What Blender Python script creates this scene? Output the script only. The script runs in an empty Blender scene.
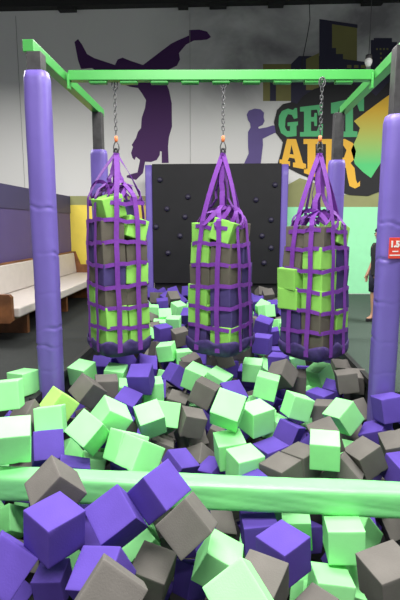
import bpy, bmesh, math, random
from mathutils import Vector, Matrix, Euler, noise
from mathutils.geometry import tessellate_polygon
R = math.radians
scene = bpy.context.scene
col = scene.collection

# ------------------------------------------------------------------ camera model (used to lay the mural and rig out at true distances)
FPX, HEIGHT = 480.0, 1.35
PITCH = math.atan(74 / 480)
YAW = math.atan(24 / 480 * math.cos(PITCH))
cam_data = bpy.data.cameras.new('camera')
cam = bpy.data.objects.new('camera', cam_data)
col.objects.link(cam)
cam.location = (0, 0, HEIGHT)
cam.rotation_euler = (math.pi / 2 - PITCH, 0, YAW)
cam_data.sensor_fit = 'VERTICAL'
cam_data.sensor_height = 36
cam_data.lens = 36 * FPX / 600
cam_data.clip_start = 0.05
scene.camera = cam
CM = Euler((math.pi / 2 - PITCH, 0, YAW)).to_matrix()


def at(x, y, Y):
    """world point on the plane at distance Y seen at photo position (x, y)"""
    d = CM @ Vector(((x - 200) / FPX, -(y - 300) / FPX, -1))
    return Vector((0, 0, HEIGHT)) + d * (Y / d.y)


# ------------------------------------------------------------------ helpers
def link(o, parent=None):
    col.objects.link(o)
    if parent:
        o.parent = parent
    return o


def tag(o, label=None, cat=None, group=None, kind=None):
    if label: o['label'] = label
    if cat: o['category'] = cat
    if group: o['group'] = group
    if kind: o['kind'] = kind
    return o


def empty(name, loc=(0, 0, 0)):
    o = bpy.data.objects.new(name, None)
    o.empty_display_size = .1
    o.location = loc
    return link(o)


class MB:
    """collects shapes into one mesh"""
    def __init__(self):
        self.v, self.f, self.s = [], [], []

    def add(self, vs, fs, smooth=False):
        n = len(self.v)
        self.v += [tuple(v) for v in vs]
        self.f += [tuple(i + n for i in f) for f in fs]
        self.s += [smooth] * len(fs)

    def box(self, c, s, rot=None):
        x, y, z = [k / 2 for k in s]
        vs = [Vector((a * x, b * y, d * z)) for a in (-1, 1) for b in (-1, 1) for d in (-1, 1)]
        if rot: vs = [rot @ v for v in vs]
        vs = [v + Vector(c) for v in vs]
        self.add(vs, [(0, 1, 3, 2), (4, 6, 7, 5), (0, 4, 5, 1), (2, 3, 7, 6), (0, 2, 6, 4), (1, 5, 7, 3)])

    def loft(self, rings, cap=True, smooth=True, closed=True):
        n = len(rings[0]); vs = [p for r in rings for p in r]; fs = []
        for i in range(len(rings) - 1):
            for j in range(n if closed else n - 1):
                k = (j + 1) % n
                fs.append((i * n + j, i * n + k, (i + 1) * n + k, (i + 1) * n + j))
        self.add(vs, fs, smooth)
        if cap:
            b = len(self.v) - len(vs)
            self.f += [tuple(b + j for j in reversed(range(n))), tuple(b + (len(rings) - 1) * n + j for j in range(n))]
            self.s += [False, False]

    def tube(self, pts, r, n=8, smooth=True, closed=False):
        pts = [Vector(p) for p in pts]; rings = []; up = None
        m = len(pts)
        for i, p in enumerate(pts):
            if closed: t = pts[(i + 1) % m] - pts[i - 1]
            else: t = pts[min(i + 1, m - 1)] - pts[max(i - 1, 0)]
            t.normalize()
            if up is None: up = t.orthogonal().normalized()
            up = (up - t * up.dot(t)).normalized()
            sd = t.cross(up)
            rr = r[i] if isinstance(r, (list, tuple)) else r
            rings.append([p + (up * math.cos(a) + sd * math.sin(a)) * rr for a in [2 * math.pi * k / n for k in range(n)]])
        if closed: rings.append(rings[0])
        self.loft(rings, cap=not closed, smooth=smooth)

    def ribbon(self, pts, wid, nor, w, t, closed=False):
        """webbing: centre points, width directions, outward normals"""
        rings = []
        for p, a, b in zip(pts, wid, nor):
            a = Vector(a).normalized() * w / 2; b = Vector(b).normalized() * t / 2; p = Vector(p)
            rings.append([p - a - b, p + a - b, p + a + b, p - a + b])
        if closed: rings.append(rings[0])
        self.loft(rings, cap=not closed, smooth=False)

    def lathe(self, prof, c=(0, 0, 0), n=16, mat=None):
        rings = []
        for r, z in prof:
            ring = [Vector((r * math.cos(2 * math.pi * k / n), r * math.sin(2 * math.pi * k / n), z)) for k in range(n)]
            if mat: ring = [mat @ v for v in ring]
            rings.append([v + Vector(c) for v in ring])
        self.loft(rings)

    def build(self, name, mat, parent=None, bevel=0, subsurf=0):
        me = bpy.data.meshes.new(name)
        me.from_pydata(self.v, [], self.f)
        me.polygons.foreach_set('use_smooth', self.s)
        bm = bmesh.new(); bm.from_mesh(me)
        bmesh.ops.remove_doubles(bm, verts=bm.verts, dist=1e-5)
        bmesh.ops.recalc_face_normals(bm, faces=bm.faces)
        bm.to_mesh(me); bm.free()
        me.materials.append(mat)
        o = bpy.data.objects.new(name, me)
        if bevel:
            b = o.modifiers.new('bevel', 'BEVEL'); b.width = bevel; b.segments = 3; b.limit_method = 'ANGLE'; b.angle_limit = R(40)
        return link(o, parent)


def boxobj(name, c, s, mat, parent=None, bevel=0, rot=None):
    m = MB(); m.box(c, s, rot); return m.build(name, mat, parent, bevel)


# ------------------------------------------------------------------ materials
def material(name, color, rough=.6, metal=0, spec=.5, var=0, vscale=8, bump=0, bscale=200, coat=0):
    m = bpy.data.materials.new(name); m.use_nodes = True
    nt = m.node_tree; b = nt.nodes['Principled BSDF']
    b.inputs['Base Color'].default_value = (*color, 1)
    b.inputs['Roughness'].default_value = rough
    b.inputs['Metallic'].default_value = metal
    b.inputs['Specular IOR Level'].default_value = spec
    b.inputs['Coat Weight'].default_value = coat
    tc = nt.nodes.new('ShaderNodeTexCoord')
    if var:
        n = nt.nodes.new('ShaderNodeTexNoise'); n.inputs['Scale'].default_value = vscale; n.inputs['Detail'].default_value = 4
        nt.links.new(tc.outputs['Object'], n.inputs['Vector'])
        r = nt.nodes.new('ShaderNodeValToRGB')
        r.color_ramp.elements[0].position = .3; r.color_ramp.elements[1].position = .7
        r.color_ramp.elements[0].color = (*[c * (1 - var) for c in color], 1)
        r.color_ramp.elements[1].color = (*[min(1, c * (1 + var)) for c in color], 1)
        nt.links.new(n.outputs['Fac'], r.inputs['Fac']); nt.links.new(r.outputs['Color'], b.inputs['Base Color'])
    if bump:
        n = nt.nodes.new('ShaderNodeTexNoise'); n.inputs['Scale'].default_value = bscale; n.inputs['Detail'].default_value = 3
        nt.links.new(tc.outputs['Object'], n.inputs['Vector'])
        bp = nt.nodes.new('ShaderNodeBump'); bp.inputs['Strength'].default_value = bump; bp.inputs['Distance'].default_value = .01
        nt.links.new(n.outputs['Fac'], bp.inputs['Height']); nt.links.new(bp.outputs['Normal'], b.inputs['Normal'])
    return m


M = {
    'p': material('purple_foam', (.11, .067, .375), .95, spec=.15, var=.06, bump=.1, bscale=120),
    'g': material('grey_foam', (.15, .14, .128), .95, spec=.15, var=.08, bump=.14, bscale=120),
    'm': material('mint_foam', (.335, .87, .345), .95, spec=.15, var=.04, bump=.1, bscale=120),
    'y': material('lime_foam', (.46, .86, .2), .95, spec=.15, var=.04, bump=.1, bscale=120),
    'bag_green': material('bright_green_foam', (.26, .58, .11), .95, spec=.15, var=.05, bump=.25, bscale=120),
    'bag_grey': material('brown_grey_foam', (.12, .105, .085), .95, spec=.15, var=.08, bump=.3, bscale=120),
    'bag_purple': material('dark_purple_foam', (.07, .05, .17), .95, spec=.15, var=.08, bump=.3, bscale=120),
    'vinyl': material('purple_vinyl', (.15, .105, .41), .45, spec=.45, var=.05, vscale=3, bump=.12, bscale=14),
    'vinyl_dark': material('dark_purple_mesh_fabric', (.05, .03, .13), .6, spec=.3, var=.25, vscale=20, bump=.3, bscale=30),
    'web': material('purple_webbing', (.165, .036, .31), .6, spec=.3, var=.08, vscale=40, bump=.2, bscale=300),
    'web_black': material('black_webbing', (.012, .012, .014), .6),
    'mint_vinyl': material('mint_vinyl', (.23, .7, .26), .35, spec=.5, var=.03, vscale=3, bump=.15, bscale=9),
    'green_paint': material('green_gloss_paint', (.065, .37, .075), .35, spec=.5, var=.05, vscale=6),
    'steel': material('grey_steel', (.06, .058, .06), .4, metal=.2, var=.3, vscale=14),
    'seam': material('wall_seam_grey', (.3, .3, .29), .6),
    'chain': material('zinc_chain', (.13, .13, .135), .4, metal=.7),
    'orange': material('orange_collar', (.8, .2, .06), .5),
    'carpet_left': material('black_floor_mat', (.015, .018, .017), .85, var=.2, vscale=25, bump=.3),
    'carpet_right': material('carpet_reflected_green', (.05, .078, .06), .95, var=.15, vscale=60, bump=.4),  # green light reflected onto the carpet is put into its base colour
    'pit': material('pit_lining', (.02, .02, .022), .9),
    'black': material('black_pad', (.012, .012, .013), .7),
    'board': material('charcoal_board', (.013, .013, .015), .55, spec=.25, var=.1, vscale=3, bump=.1, bscale=60),
    'hold': material('dark_purple_hold', (.018, .014, .04), .5),
    'wood': material('brown_wood', (.2, .075, .025), .5, var=.35, vscale=6),
    'cream': material('cream_vinyl', (.55, .5, .46), .5, var=.04),
    'partition': material('purple_partition', (.1, .07, .21), .6, var=.06, vscale=2),
    'partition_top': material('dark_purple_partition_cap', (.06, .05, .13), .6),
    'ceiling': material('dark_ceiling', (.014, .014, .014), .8),
    'white': material('white_plastic', (.8, .8, .78), .4),
    'red': material('red_sign', (.75, .06, .035), .45),
    'sign_white': material('white_sign_lettering', (.85, .83, .8), .5),
    'skin': material('skin', (.55, .3, .19), .55),
    'hair': material('dark_hair', (.012, .008, .007), .5),
    'shirt': material('black_shirt', (.018, .018, .022), .8),
    'shorts': material('dark_shorts', (.03, .03, .06), .8),
    'eye': material('dark_eye', (.01, .008, .006), .3),
    'm_purple': material('mural_purple', (.048, .006, .085), .7),
    'm_lav': material('mural_lavender', (.1, .07, .23), .7, var=.06, vscale=4),
    'm_black': material('mural_black', (.012, .012, .014), .7),
    'm_navy': material('mural_navy', (.02, .018, .045), .7),
    'm_olive': material('mural_olive', (.17, .16, .05), .7, var=.1, vscale=2),
    'm_green': material('mural_green', (.09, .46, .18), .7),
    'm_yellow': material('mural_yellow', (.86, .48, .045), .7),
    'm_hill': material('mural_hill', (.3, .31, .13), .7, var=.08, vscale=2),
    'm_mint': material('mural_mint', (.36, .9, .5), .7, var=.03),
    'm_wallyellow': material('mural_wall_yellow', (.9, .72, .1), .7, var=.03),
    'm_violet': material('mural_violet', (.2, .13, .33), .7),
}


def gradient_material(name, c0, c1, z0, z1):
    m = bpy.data.materials.new(name); m.use_nodes = True; nt = m.node_tree; b = nt.nodes['Principled BSDF']
    b.inputs['Roughness'].default_value = .7
    tc = nt.nodes.new('ShaderNodeTexCoord'); sp = nt.nodes.new('ShaderNodeSeparateXYZ')
    mr = nt.nodes.new('ShaderNodeMapRange'); mr.inputs['From Min'].default_value = z0; mr.inputs['From Max'].default_value = z1
    r = nt.nodes.new('ShaderNodeValToRGB'); r.color_ramp.elements[0].color = (*c0, 1); r.color_ramp.elements[1].color = (*c1, 1)
    nt.links.new(tc.outputs['Object'], sp.inputs[0]); nt.links.new(sp.outputs['Z'], mr.inputs['Value'])
    nt.links.new(mr.outputs[0], r.inputs[0]); nt.links.new(r.outputs[0], b.inputs['Base Color'])
    return m


def wall_material():
    m = material('white_wall_with_painted_smoke', (.7, .7, .68), .75)
    nt = m.node_tree; b = nt.nodes['Principled BSDF']
    tc = nt.nodes.new('ShaderNodeTexCoord')
    n = nt.nodes.new('ShaderNodeTexNoise'); n.inputs['Scale'].default_value = .55; n.inputs['Detail'].default_value = 5; n.inputs['Roughness'].default_value = .55
    n.inputs['Distortion'].default_value = .4
    nt.links.new(tc.outputs['Object'], n.inputs['Vector'])
    # the airbrushed smoke bank behind the painted city, upper right of the wall
    sp = nt.nodes.new('ShaderNodeSeparateXYZ'); nt.links.new(tc.outputs['Object'], sp.inputs[0])
    zx = nt.nodes.new('ShaderNodeMapRange'); zx.interpolation_type = 'SMOOTHSTEP'
    zx.inputs['From Min'].default_value = -1.9; zx.inputs['From Max'].default_value = .2
    nt.links.new(sp.outputs['X'], zx.inputs['Value'])
    zz = nt.nodes.new('ShaderNodeMapRange'); zz.interpolation_type = 'SMOOTHSTEP'
    zz.inputs['From Min'].default_value = 3.3; zz.inputs['From Max'].default_value = 4.5
    nt.links.new(sp.outputs['Z'], zz.inputs['Value'])
    mu = nt.nodes.new('ShaderNodeMath'); mu.operation = 'MULTIPLY'
    nt.links.new(zx.outputs[0], mu.inputs[0]); nt.links.new(zz.outputs[0], mu.inputs[1])
    r = nt.nodes.new('ShaderNodeMapRange'); r.inputs['From Min'].default_value = .3; r.inputs['From Max'].default_value = .6
    nt.links.new(n.outputs['Fac'], r.inputs['Value'])
    m2 = nt.nodes.new('ShaderNodeMath'); m2.operation = 'MULTIPLY'
    nt.links.new(mu.outputs[0], m2.inputs[0]); nt.links.new(r.outputs[0], m2.inputs[1])
    mix = nt.nodes.new('ShaderNodeMix'); mix.data_type = 'RGBA'
    mix.inputs[6].default_value = (.66, .66, .64, 1); mix.inputs[7].default_value = (.2, .19, .2, 1)
    nt.links.new(m2.outputs[0], mix.inputs[0]); nt.links.new(mix.outputs[2], b.inputs['Base Color'])
    return m


M['wall'] = wall_material()

# ------------------------------------------------------------------ room shell
WY = 10.4          # back wall
FZ = -.1           # floor level


def structure(name, c, s, mat, label=None, parent=None, bevel=0):
    o = boxobj(name, c, s, mat, parent, bevel)
    if not parent: o['kind'] = 'structure'
    if label: o['label'] = label
    return o


wall = structure('wall_back', (0, WY + .1, 2.9), (20, .2, 6.2), M['wall'], 'white back wall with a painted mural of figures, city and lettering')
structure('floor_left', (-5.8, 7.075, FZ - .05), (8.4, 6.65, .1), M['carpet_left'], 'black floor mat beside the left edge of the foam pit')
structure('floor_right', (5.69, 7.275, FZ - .05), (8.6, 6.25, .1), M['carpet_right'], 'dark carpet, reflected green painted in, beside the right edge of the foam pit')
structure('floor_back', (-.105, 10.05, FZ - .05), (2.99, .7, .1), M['carpet_left'], 'dark floor behind the pit under the climbing board')
structure('floor_pit', (0, 4.5, -1.15), (6.4, 12, .1), M['pit'], 'dark bottom of the foam pit')
structure('ceiling', (0, 4, 6.05), (20, 14, .1), M['ceiling'])
structure('trim_1', (0, 10.3, 5.87), (20, .2, .36), M['ceiling'], 'dark roof beam along the top of the back wall')
structure('trim_2', (-1.585, 6.725, FZ - .0), (.05, 5.95, .06), M['black'], 'black edging along the left rim of the pit')
structure('trim_3', (1.385, 6.95, FZ - .0), (.05, 5.6, .06), M['black'], 'black edging along the right rim of the pit')
structure('wall_pit_left', (-1.62, 6.725, -.63), (.04, 5.95, .94), M['pit'])
structure('wall_pit_right', (1.42, 6.95, -.63), (.04, 5.6, .94), M['pit'])
structure('wall_pit_back', (-.1, 9.73, -.63), (3.0, .04, .94), M['pit'])
structure('wall_pit_front_left', (-2.4, 3.73, -.63), (1.56, .04, .94), M['pit'])
structure('wall_pit_front_right', (2.2, 4.13, -.63), (1.56, .04, .94), M['pit'])
for px in (18, 190):   # seams between the wall sheets
    p = at(px, 60, WY)
    boxobj('wall_seam', (p.x, WY - .003, 3.4), (.008, .008, 4.4), M['seam'], wall)
for px, w in ((67, .35), (183, .2), (218, .34), (276, .3), (372, .4)):   # dark brackets under the roof beam
    p = at(px, 6, 10.3)
    boxobj('roof_bracket', (p.x, 10.3, 5.665), (w, .16, .07), M['ceiling'], bpy.data.objects['trim_1'])

# purple partition on the left with a dark cap band
structure('wall_left', (-3.38, 8.2, .94), (.1, 4.4, 2.08), M['partition'], 'low purple partition behind the bench')
boxobj('cap_band', (-3.325, 8.2, 1.8), (.02, 4.4, .36), M['partition_top'], bpy.data.objects['wall_left'])

# ------------------------------------------------------------------ mural on the back wall
layer = [0]


def paint(name, pts, mat, label=None, depth=1):
    """flat painted shape on the wall, a few millimetres proud"""
    y0 = WY - .0025 * depth
    bm = bmesh.new()
    P = [at(x, y, y0) for x, y in pts]
    t = .0025 * depth + .004
    fr = [bm.verts.new((p.x, y0, p.z)) for p in P]
    bk = [bm.verts.new((p.x, y0 + t, p.z)) for p in P]
    for tri in tessellate_polygon([[Vector((p.x, p.z, 0)) for p in P]]):
        bm.faces.new([fr[i] for i in tri]); bm.faces.new([bk[i] for i in reversed(tri)])
    n = len(P)
    for i in range(n): bm.faces.new([fr[i], fr[(i + 1) % n], bk[(i + 1) % n], bk[i]])
    bmesh.ops.recalc_face_normals(bm, faces=bm.faces)
    me = bpy.data.meshes.new(name); bm.to_mesh(me); bm.free(); me.materials.append(mat)
    o = link(bpy.data.objects.new(name, me), wall)
    if label: o['label'] = label
    return o


paint('painted_yellow_band', [(69, 205), (150, 205), (150, 300), (69, 300)], M['m_wallyellow'], 'yellow lower wall behind the bench')
paint('painted_olive_band', [(69, 196), (150, 196), (150, 205), (69, 205)], M['m_hill'])
paint('painted_mint_band', [(283, 207), (460, 207), (460, 293.5), (283, 293.5)], M['m_mint'], 'mint green lower wall on the right')
paint('painted_hill', [(283, 187), (289, 184), (300, 178), (315, 183), (340, 195), (400, 190), (460, 185), (460, 207), (283, 207)], M['m_hill'])
paint('painted_gymnast', [
    (74.5, 42), (78, 39), (82, 44.5), (87, 54), (94, 58), (115, 65), (117.6, 59.5), (122.5, 57.6), (130, 60.6), (143, 65), (162, 50.5), (171, 43.7),
    (177, 40.7), (189, 35.5), (189, 30), (199, 29.5), (207, 31.5), (211, 37), (207, 39.5), (201, 40.2), (194, 40.5), (186, 44.5), (179, 53), (180, 59.5),
    (177, 65.5), (164, 72), (165, 80), (169, 90), (171.7, 103), (172, 126.7), (169, 136.7), (168, 146.7), (168.7, 163), (161.7, 163), (161.7, 151.7),
    (160, 151), (159.7, 155), (156.7, 160), (151, 162), (145, 161.7), (143, 173), (136, 180), (132.5, 179), (126.7, 177.5), (126.7, 175.5), (133, 173.5),
    (137.5, 172.5), (140, 160), (136, 156.7), (134.5, 160), (132.5, 158), (131, 153), (133, 147), (131.7, 145), (136, 138), (138, 131.7), (141, 128),
    (141.7, 118), (145, 108), (146, 100), (141.7, 93), (138, 88), (130, 86.7), (118, 82), (100, 74), (92, 68), (81, 69), (78, 60)], M['m_purple'],
    'dark purple silhouette of a figure doing a one handed handstand')
paint('painted_boy', [
    (246.7, 114.7), (248.7, 110.7), (254.7, 108.5), (260.7, 109.3), (264, 112.7), (263.6, 117), (264.6, 121), (262.7, 124.7), (258, 127), (258.7, 128.7),
    (266.7, 127.3), (272.7, 125.3), (284, 127.3), (284, 130), (275, 132.7), (268, 136), (262.7, 138.7), (263, 145), (260.7, 164), (244, 164), (248.7, 153.3),
    (248, 144), (248, 132), (250.7, 127.3), (250, 123), (248, 120)], M['m_lav'], 'lavender silhouette of a child holding a spray can', depth=5)
# the city
paint('painted_building', [(263, 64), (298, 64), (298, 101), (263, 101)], M['m_olive'], 'olive block at the left of the painted city', depth=1)
paint('painted_building_side', [(291, 64), (299, 56), (320, 56), (320, 106), (291, 106)], M['m_navy'], depth=2)
paint('painted_building', [(306, 59), (319, 53), (319, 90), (306, 90)], M['m_olive'], depth=3)
paint('painted_building_stripe', [(270, 75), (276, 75), (276, 101), (270, 101)], M['m_navy'], depth=2)
paint('painted_tower_side', [(319.5, 19), (357.5, 24.5), (357.5, 28), (332, 24), (332, 90), (319.5, 90)], M['m_navy'], 'navy side of the tall painted tower', depth=4)
paint('painted_tower', [(331.7, 23.3), (357, 27.5), (357, 66), (331.7, 66)], M['m_olive'], 'olive front of the tall painted tower', depth=3)
paint('painted_steps', [(325, 48), (336, 48), (336, 54), (343, 54), (343, 59), (366, 62), (366, 86), (325, 86)], M['m_navy'], depth=5)
paint('painted_building_dark', [(371, 40), (374, 40), (374, 38), (392, 38), (392, 42), (397, 42), (397, 100), (371, 100)], M['m_navy'], 'dark painted building with small lit windows', depth=5)
for wx, wy in ((377, 49), (380.5, 49), (384, 49), (387.5, 49), (381, 53.5), (381, 58), (381, 62.5)):
    paint('painted_window', [(wx - .9, wy - .9), (wx + .9, wy - .9), (wx + .9, wy + .9), (wx - .9, wy + .9)], M['m_olive'], depth=6)
for wx in (347, 354, 361):
    paint('painted_window', [(wx, 65), (wx + 4.5, 65), (wx + 4.5, 68), (wx, 68)], M['m_olive'], depth=6)
# the logo
paint('logo_backing', [
    (278, 163), (281, 152), (283, 142), (276, 133), (274, 122), (277, 110), (283, 104), (292, 102), (297, 104), (303, 96), (314, 89), (332, 83.5), (350, 83),
    (366, 88), (376, 96), (400, 70), (440, 60), (440, 150), (418, 166), (400, 180), (384, 190), (368, 196), (350, 195), (330, 189), (314, 180), (300, 174), (288, 168)],
    M['m_black'], 'black backing shape of the wall lettering', depth=7)
GRAD = gradient_material('mural_orange_to_green', (.1, .62, .2), (.82, .5, .04), 2.6, 3.7)
paint('logo_swoosh', [(440, 60), (400, 87), (378, 103), (354, 121), (360, 128), (357, 137), (351, 150), (355, 164), (363, 172), (371, 178), (378, 167), (388, 152), (400, 136), (440, 120)], GRAD,
      'orange to green arrow shape right of the wall lettering', depth=8)
paint('letter_g', [(279, 116), (282, 111), (288, 108.5), (293, 110), (295, 108), (297, 108), (297.5, 118), (294, 119), (292, 115), (288, 114), (285.5, 119), (285, 127),
                   (287, 131), (290, 131), (290, 126), (287.5, 126), (287.5, 122.5), (298, 121.5), (298, 125), (296.5, 126), (296.5, 136), (287, 137), (281, 133), (278.5, 125)],
      M['m_green'], 'green letter G', depth=8)
paint('letter_e', [(300, 107), (322, 104.5), (322.5, 115), (318.5, 115.5), (317, 109.5), (311, 110), (311, 117), (314, 117), (314.5, 113), (317, 113), (317, 126), (314.5, 126), (314, 121.5),
                   (311, 121.5), (311, 131), (317, 131), (319.5, 124), (323, 124), (322.5, 136.5), (300, 136.5), (300, 132), (304, 132), (304, 111.5), (300, 111.5)],
      M['m_green'], 'green letter E', depth=8)
paint('letter_t', [(331, 103), (364, 96), (364, 111), (359.5, 111), (357, 104), (353, 105), (353, 131), (357.5, 131.5), (357.5, 137), (341, 137), (341, 131.5), (345.5, 131.5),
                   (345.5, 106), (340, 107), (337.5, 113), (331, 113.5)], M['m_green'], 'green letter T', depth=8)
paint('letter_a', [(287, 139), (296, 139), (303, 163), (306, 164), (306, 169.5), (293, 167), (293, 162.5), (295.5, 162.5), (294.6, 158.5), (289.4, 157.5), (287.6, 161), (290, 161.5), (290, 166),
                   (279.5, 163.5), (279.5, 159.5), (282, 159.5)], M['m_yellow'], 'yellow letter A', depth=8)
paint('letter_a_gap', [(291.5, 145), (293.7, 154.5), (289.8, 154)], M['m_black'], depth=9)
paint('letter_i', [(303.5, 139), (319.5, 139), (319.5, 144), (315.5, 144), (315.5, 171.5), (319.5, 173), (319.5, 178.5), (304, 173), (304, 168), (307.5, 169), (307.5, 144), (303.5, 144)],
      M['m_yellow'], 'yellow letter I', depth=8)
paint('letter_r', [(321.5, 139), (345, 139), (353, 143), (356, 151), (354.5, 159), (350.5, 163), (354.5, 168), (356, 180), (357.5, 183.5), (360, 181), (360, 186), (355, 188.5), (349.5, 186),
                   (347.5, 177), (346, 168), (342, 165.5), (336.5, 165), (336.5, 178), (339.5, 179.5), (339.5, 185), (321.5, 179), (321.5, 174), (326, 175.5), (326, 144), (321.5, 144)],
      M['m_yellow'], 'yellow letter R', depth=8)
paint('letter_r_gap', [(336.5, 145), (343, 145), (346.5, 150), (344, 157.5), (336.5, 158)], M['m_black'], depth=9)

# ------------------------------------------------------------------ climbing board at the far end of the pit
def make_board():
    Y = 9.75
    root = empty('climbing_board', (-.18, Y + .06, FZ))
    tag(root, 'tall charcoal climbing board with purple padded edges at far end of foam pit', 'climbing wall')
    def ob(m, name, mat, bevel=0):
        o = m.build(name, mat, None, bevel); o.parent = root; o.matrix_parent_inverse = Matrix.Translation(root.location).inverted(); return o
    a, b = at(152, 164, Y), at(281.5, 164, Y)
    m = MB(); m.box(((a.x + b.x) / 2, Y + .06, (a.z + .19) / 2), (b.x - a.x, .12, a.z - .19)); ob(m, 'board', M['board'], .006)
    m = MB(); m.box(((a.x + b.x) / 2, Y + .12, (.19 + FZ) / 2), (b.x - a.x - .02, .1, .29 )); ob(m, 'base', M['black'])
    for x in (a.x - .075, b.x + .075):
        m = MB(); n = 14
        prof = [(.075 * math.cos(t) * (abs(math.cos(t)) ** -.5 if abs(math.cos(t)) > .05 else 1), .075 * math.sin(t) * (abs(math.sin(t)) ** -.5 if abs(math.sin(t)) > .05 else 1)) for t in [2 * math.pi * k / n + .1 for k in range(n)]]
        rings = [[Vector((x + u * .95, Y + .06 + v, z)) for u, v in prof] for z in [FZ + k * (a.z - .02 - FZ) / 12 for k in range(13)]]
        m.loft(rings); o = ob(m, 'side_pad', M['vinyl']); o['label'] = 'purple padded edge'
    for px, py in ((188, 197), (167, 209), (185, 217), (180, 236), (168, 253), (206, 208), (271, 220), (271, 248), (264, 263), (156, 227), (256, 200), (262, 236), (160, 180), (275, 185)):
        p = at(px, py, Y)
        m = MB(); rot = Matrix.Rotation(R(90), 3, 'X')
        m.lathe([(.055, -.002), (.053, .015), (.04, .032), (.018, .042), (.002, .044)], (p.x, Y, p.z), 12, rot)
        ob(m, 'hold', M['hold'])
    return root


make_board()

# ------------------------------------------------------------------ bench
def make_bench():
    root = empty('bench', (-2.9, 7.9, FZ))
    tag(root, 'long wooden bench with cream cushions along purple partition', 'bench')
    inv = Matrix.Translation(root.location).inverted()
    def ob(m, name, mat, bevel=0):
        o = m.build(name, mat, None, bevel); o.parent = root; o.matrix_parent_inverse = inv; return o
    y0, y1 = 5.62, 10.25
    m = MB(); m.box((-2.86, (y0 + y1) / 2, .3), (.74, y1 - y0 - .1, .12)); ob(m, 'seat_cushion', M['cream'], .02)
    m = MB(); m.box((-3.24, (y0 + y1) / 2, .57), (.1, y1 - y0 - .1, .42), Matrix.Rotation(R(-6), 3, 'Y')); ob(m, 'back_cushion', M['cream'], .02)
    m = MB(); m.box((-3.275, (y0 + y1) / 2, .79), (.06, y1 - y0, .035)); ob(m, 'top_rail', M['wood'], .005)
    m = MB(); m.box((-2.9, (y0 + y1) / 2, .215), (.6, y1 - y0 - .2, .05)); ob(m, 'seat_board', M['wood'])
    for y in (y0, y1):
        prof = [(-3.32, .18), (-2.58, .18), (-2.55, .21), (-2.55, .5), (-2.58, .53), (-3.1, .53), (-3.2, .81), (-3.32, .81)]
        m = MB(); m.loft([[Vector((x, y + d, z)) for x, z in prof] for d in (-.03, .03)], smooth=False); ob(m, 'end_panel', M['wood'])
    for y in (6.35, 8.0, 9.6):
        m = MB(); m.box((-2.95, y, .045), (.55, .08, .29)); ob(m, 'leg', M['wood'], .004)
    return root


make_bench()

# ------------------------------------------------------------------ padded steel rig
def crease_pad(m, cx, cy, z0, z1, r, creases, seed):
    """vinyl sleeve wrapped round a post: puckered at its ties, slack folds between"""
    n = 40; rings = []
    zs = set(z0 + (z1 - z0) * k / 60 for k in range(61))
    for c in creases:
        for d in (-.05, -.03, -.018, -.008, 0, .008, .018, .03, .05): zs.add(c + d)
    for z in sorted(z for z in zs if z0 <= z <= z1):
        ring = []
        for k in range(n):
            a = 2 * math.pi * k / n
            ca, sa = math.cos(a), math.sin(a)
            sq = (abs(ca) ** 3.2 + abs(sa) ** 3.2) ** (-1 / 3.2)
            rr = r * (.93 * sq)
            rr += .004 * noise.noise((ca * 1.5 + seed, sa * 1.5, z * 1.7))
            fold = math.sin(a * 3 + z * 9 + seed) * noise.noise((seed, a, z * 3))
            rr += .003 * fold
            for i, c in enumerate(creases):
                c2 = c + .02 * math.sin(a * 1.0 + i * 2.3 + seed) + .008 * math.sin(a * 4 + i)
                amp = .12 + .88 * max(0, math.sin(a + i * 1.9 + seed)) * (.6 + .4 * math.sin(a * 5 + i))
                d = (z - c2)
                rr -= .009 * amp * math.exp(-(d / .01) ** 2)
                rr += .0028 * amp * math.exp(-((abs(d) - .028) / .016) ** 2) * (1 + .9 * math.sin(a * 9 + i * 3 + seed))
            if z < z0 + .015 or z > z1 - .015: rr -= .012
            ring.append(Vector((cx + rr * ca, cy + rr * sa, z)))
        rings.append(ring)
    m.loft(rings)


POSTS = {}


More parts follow.
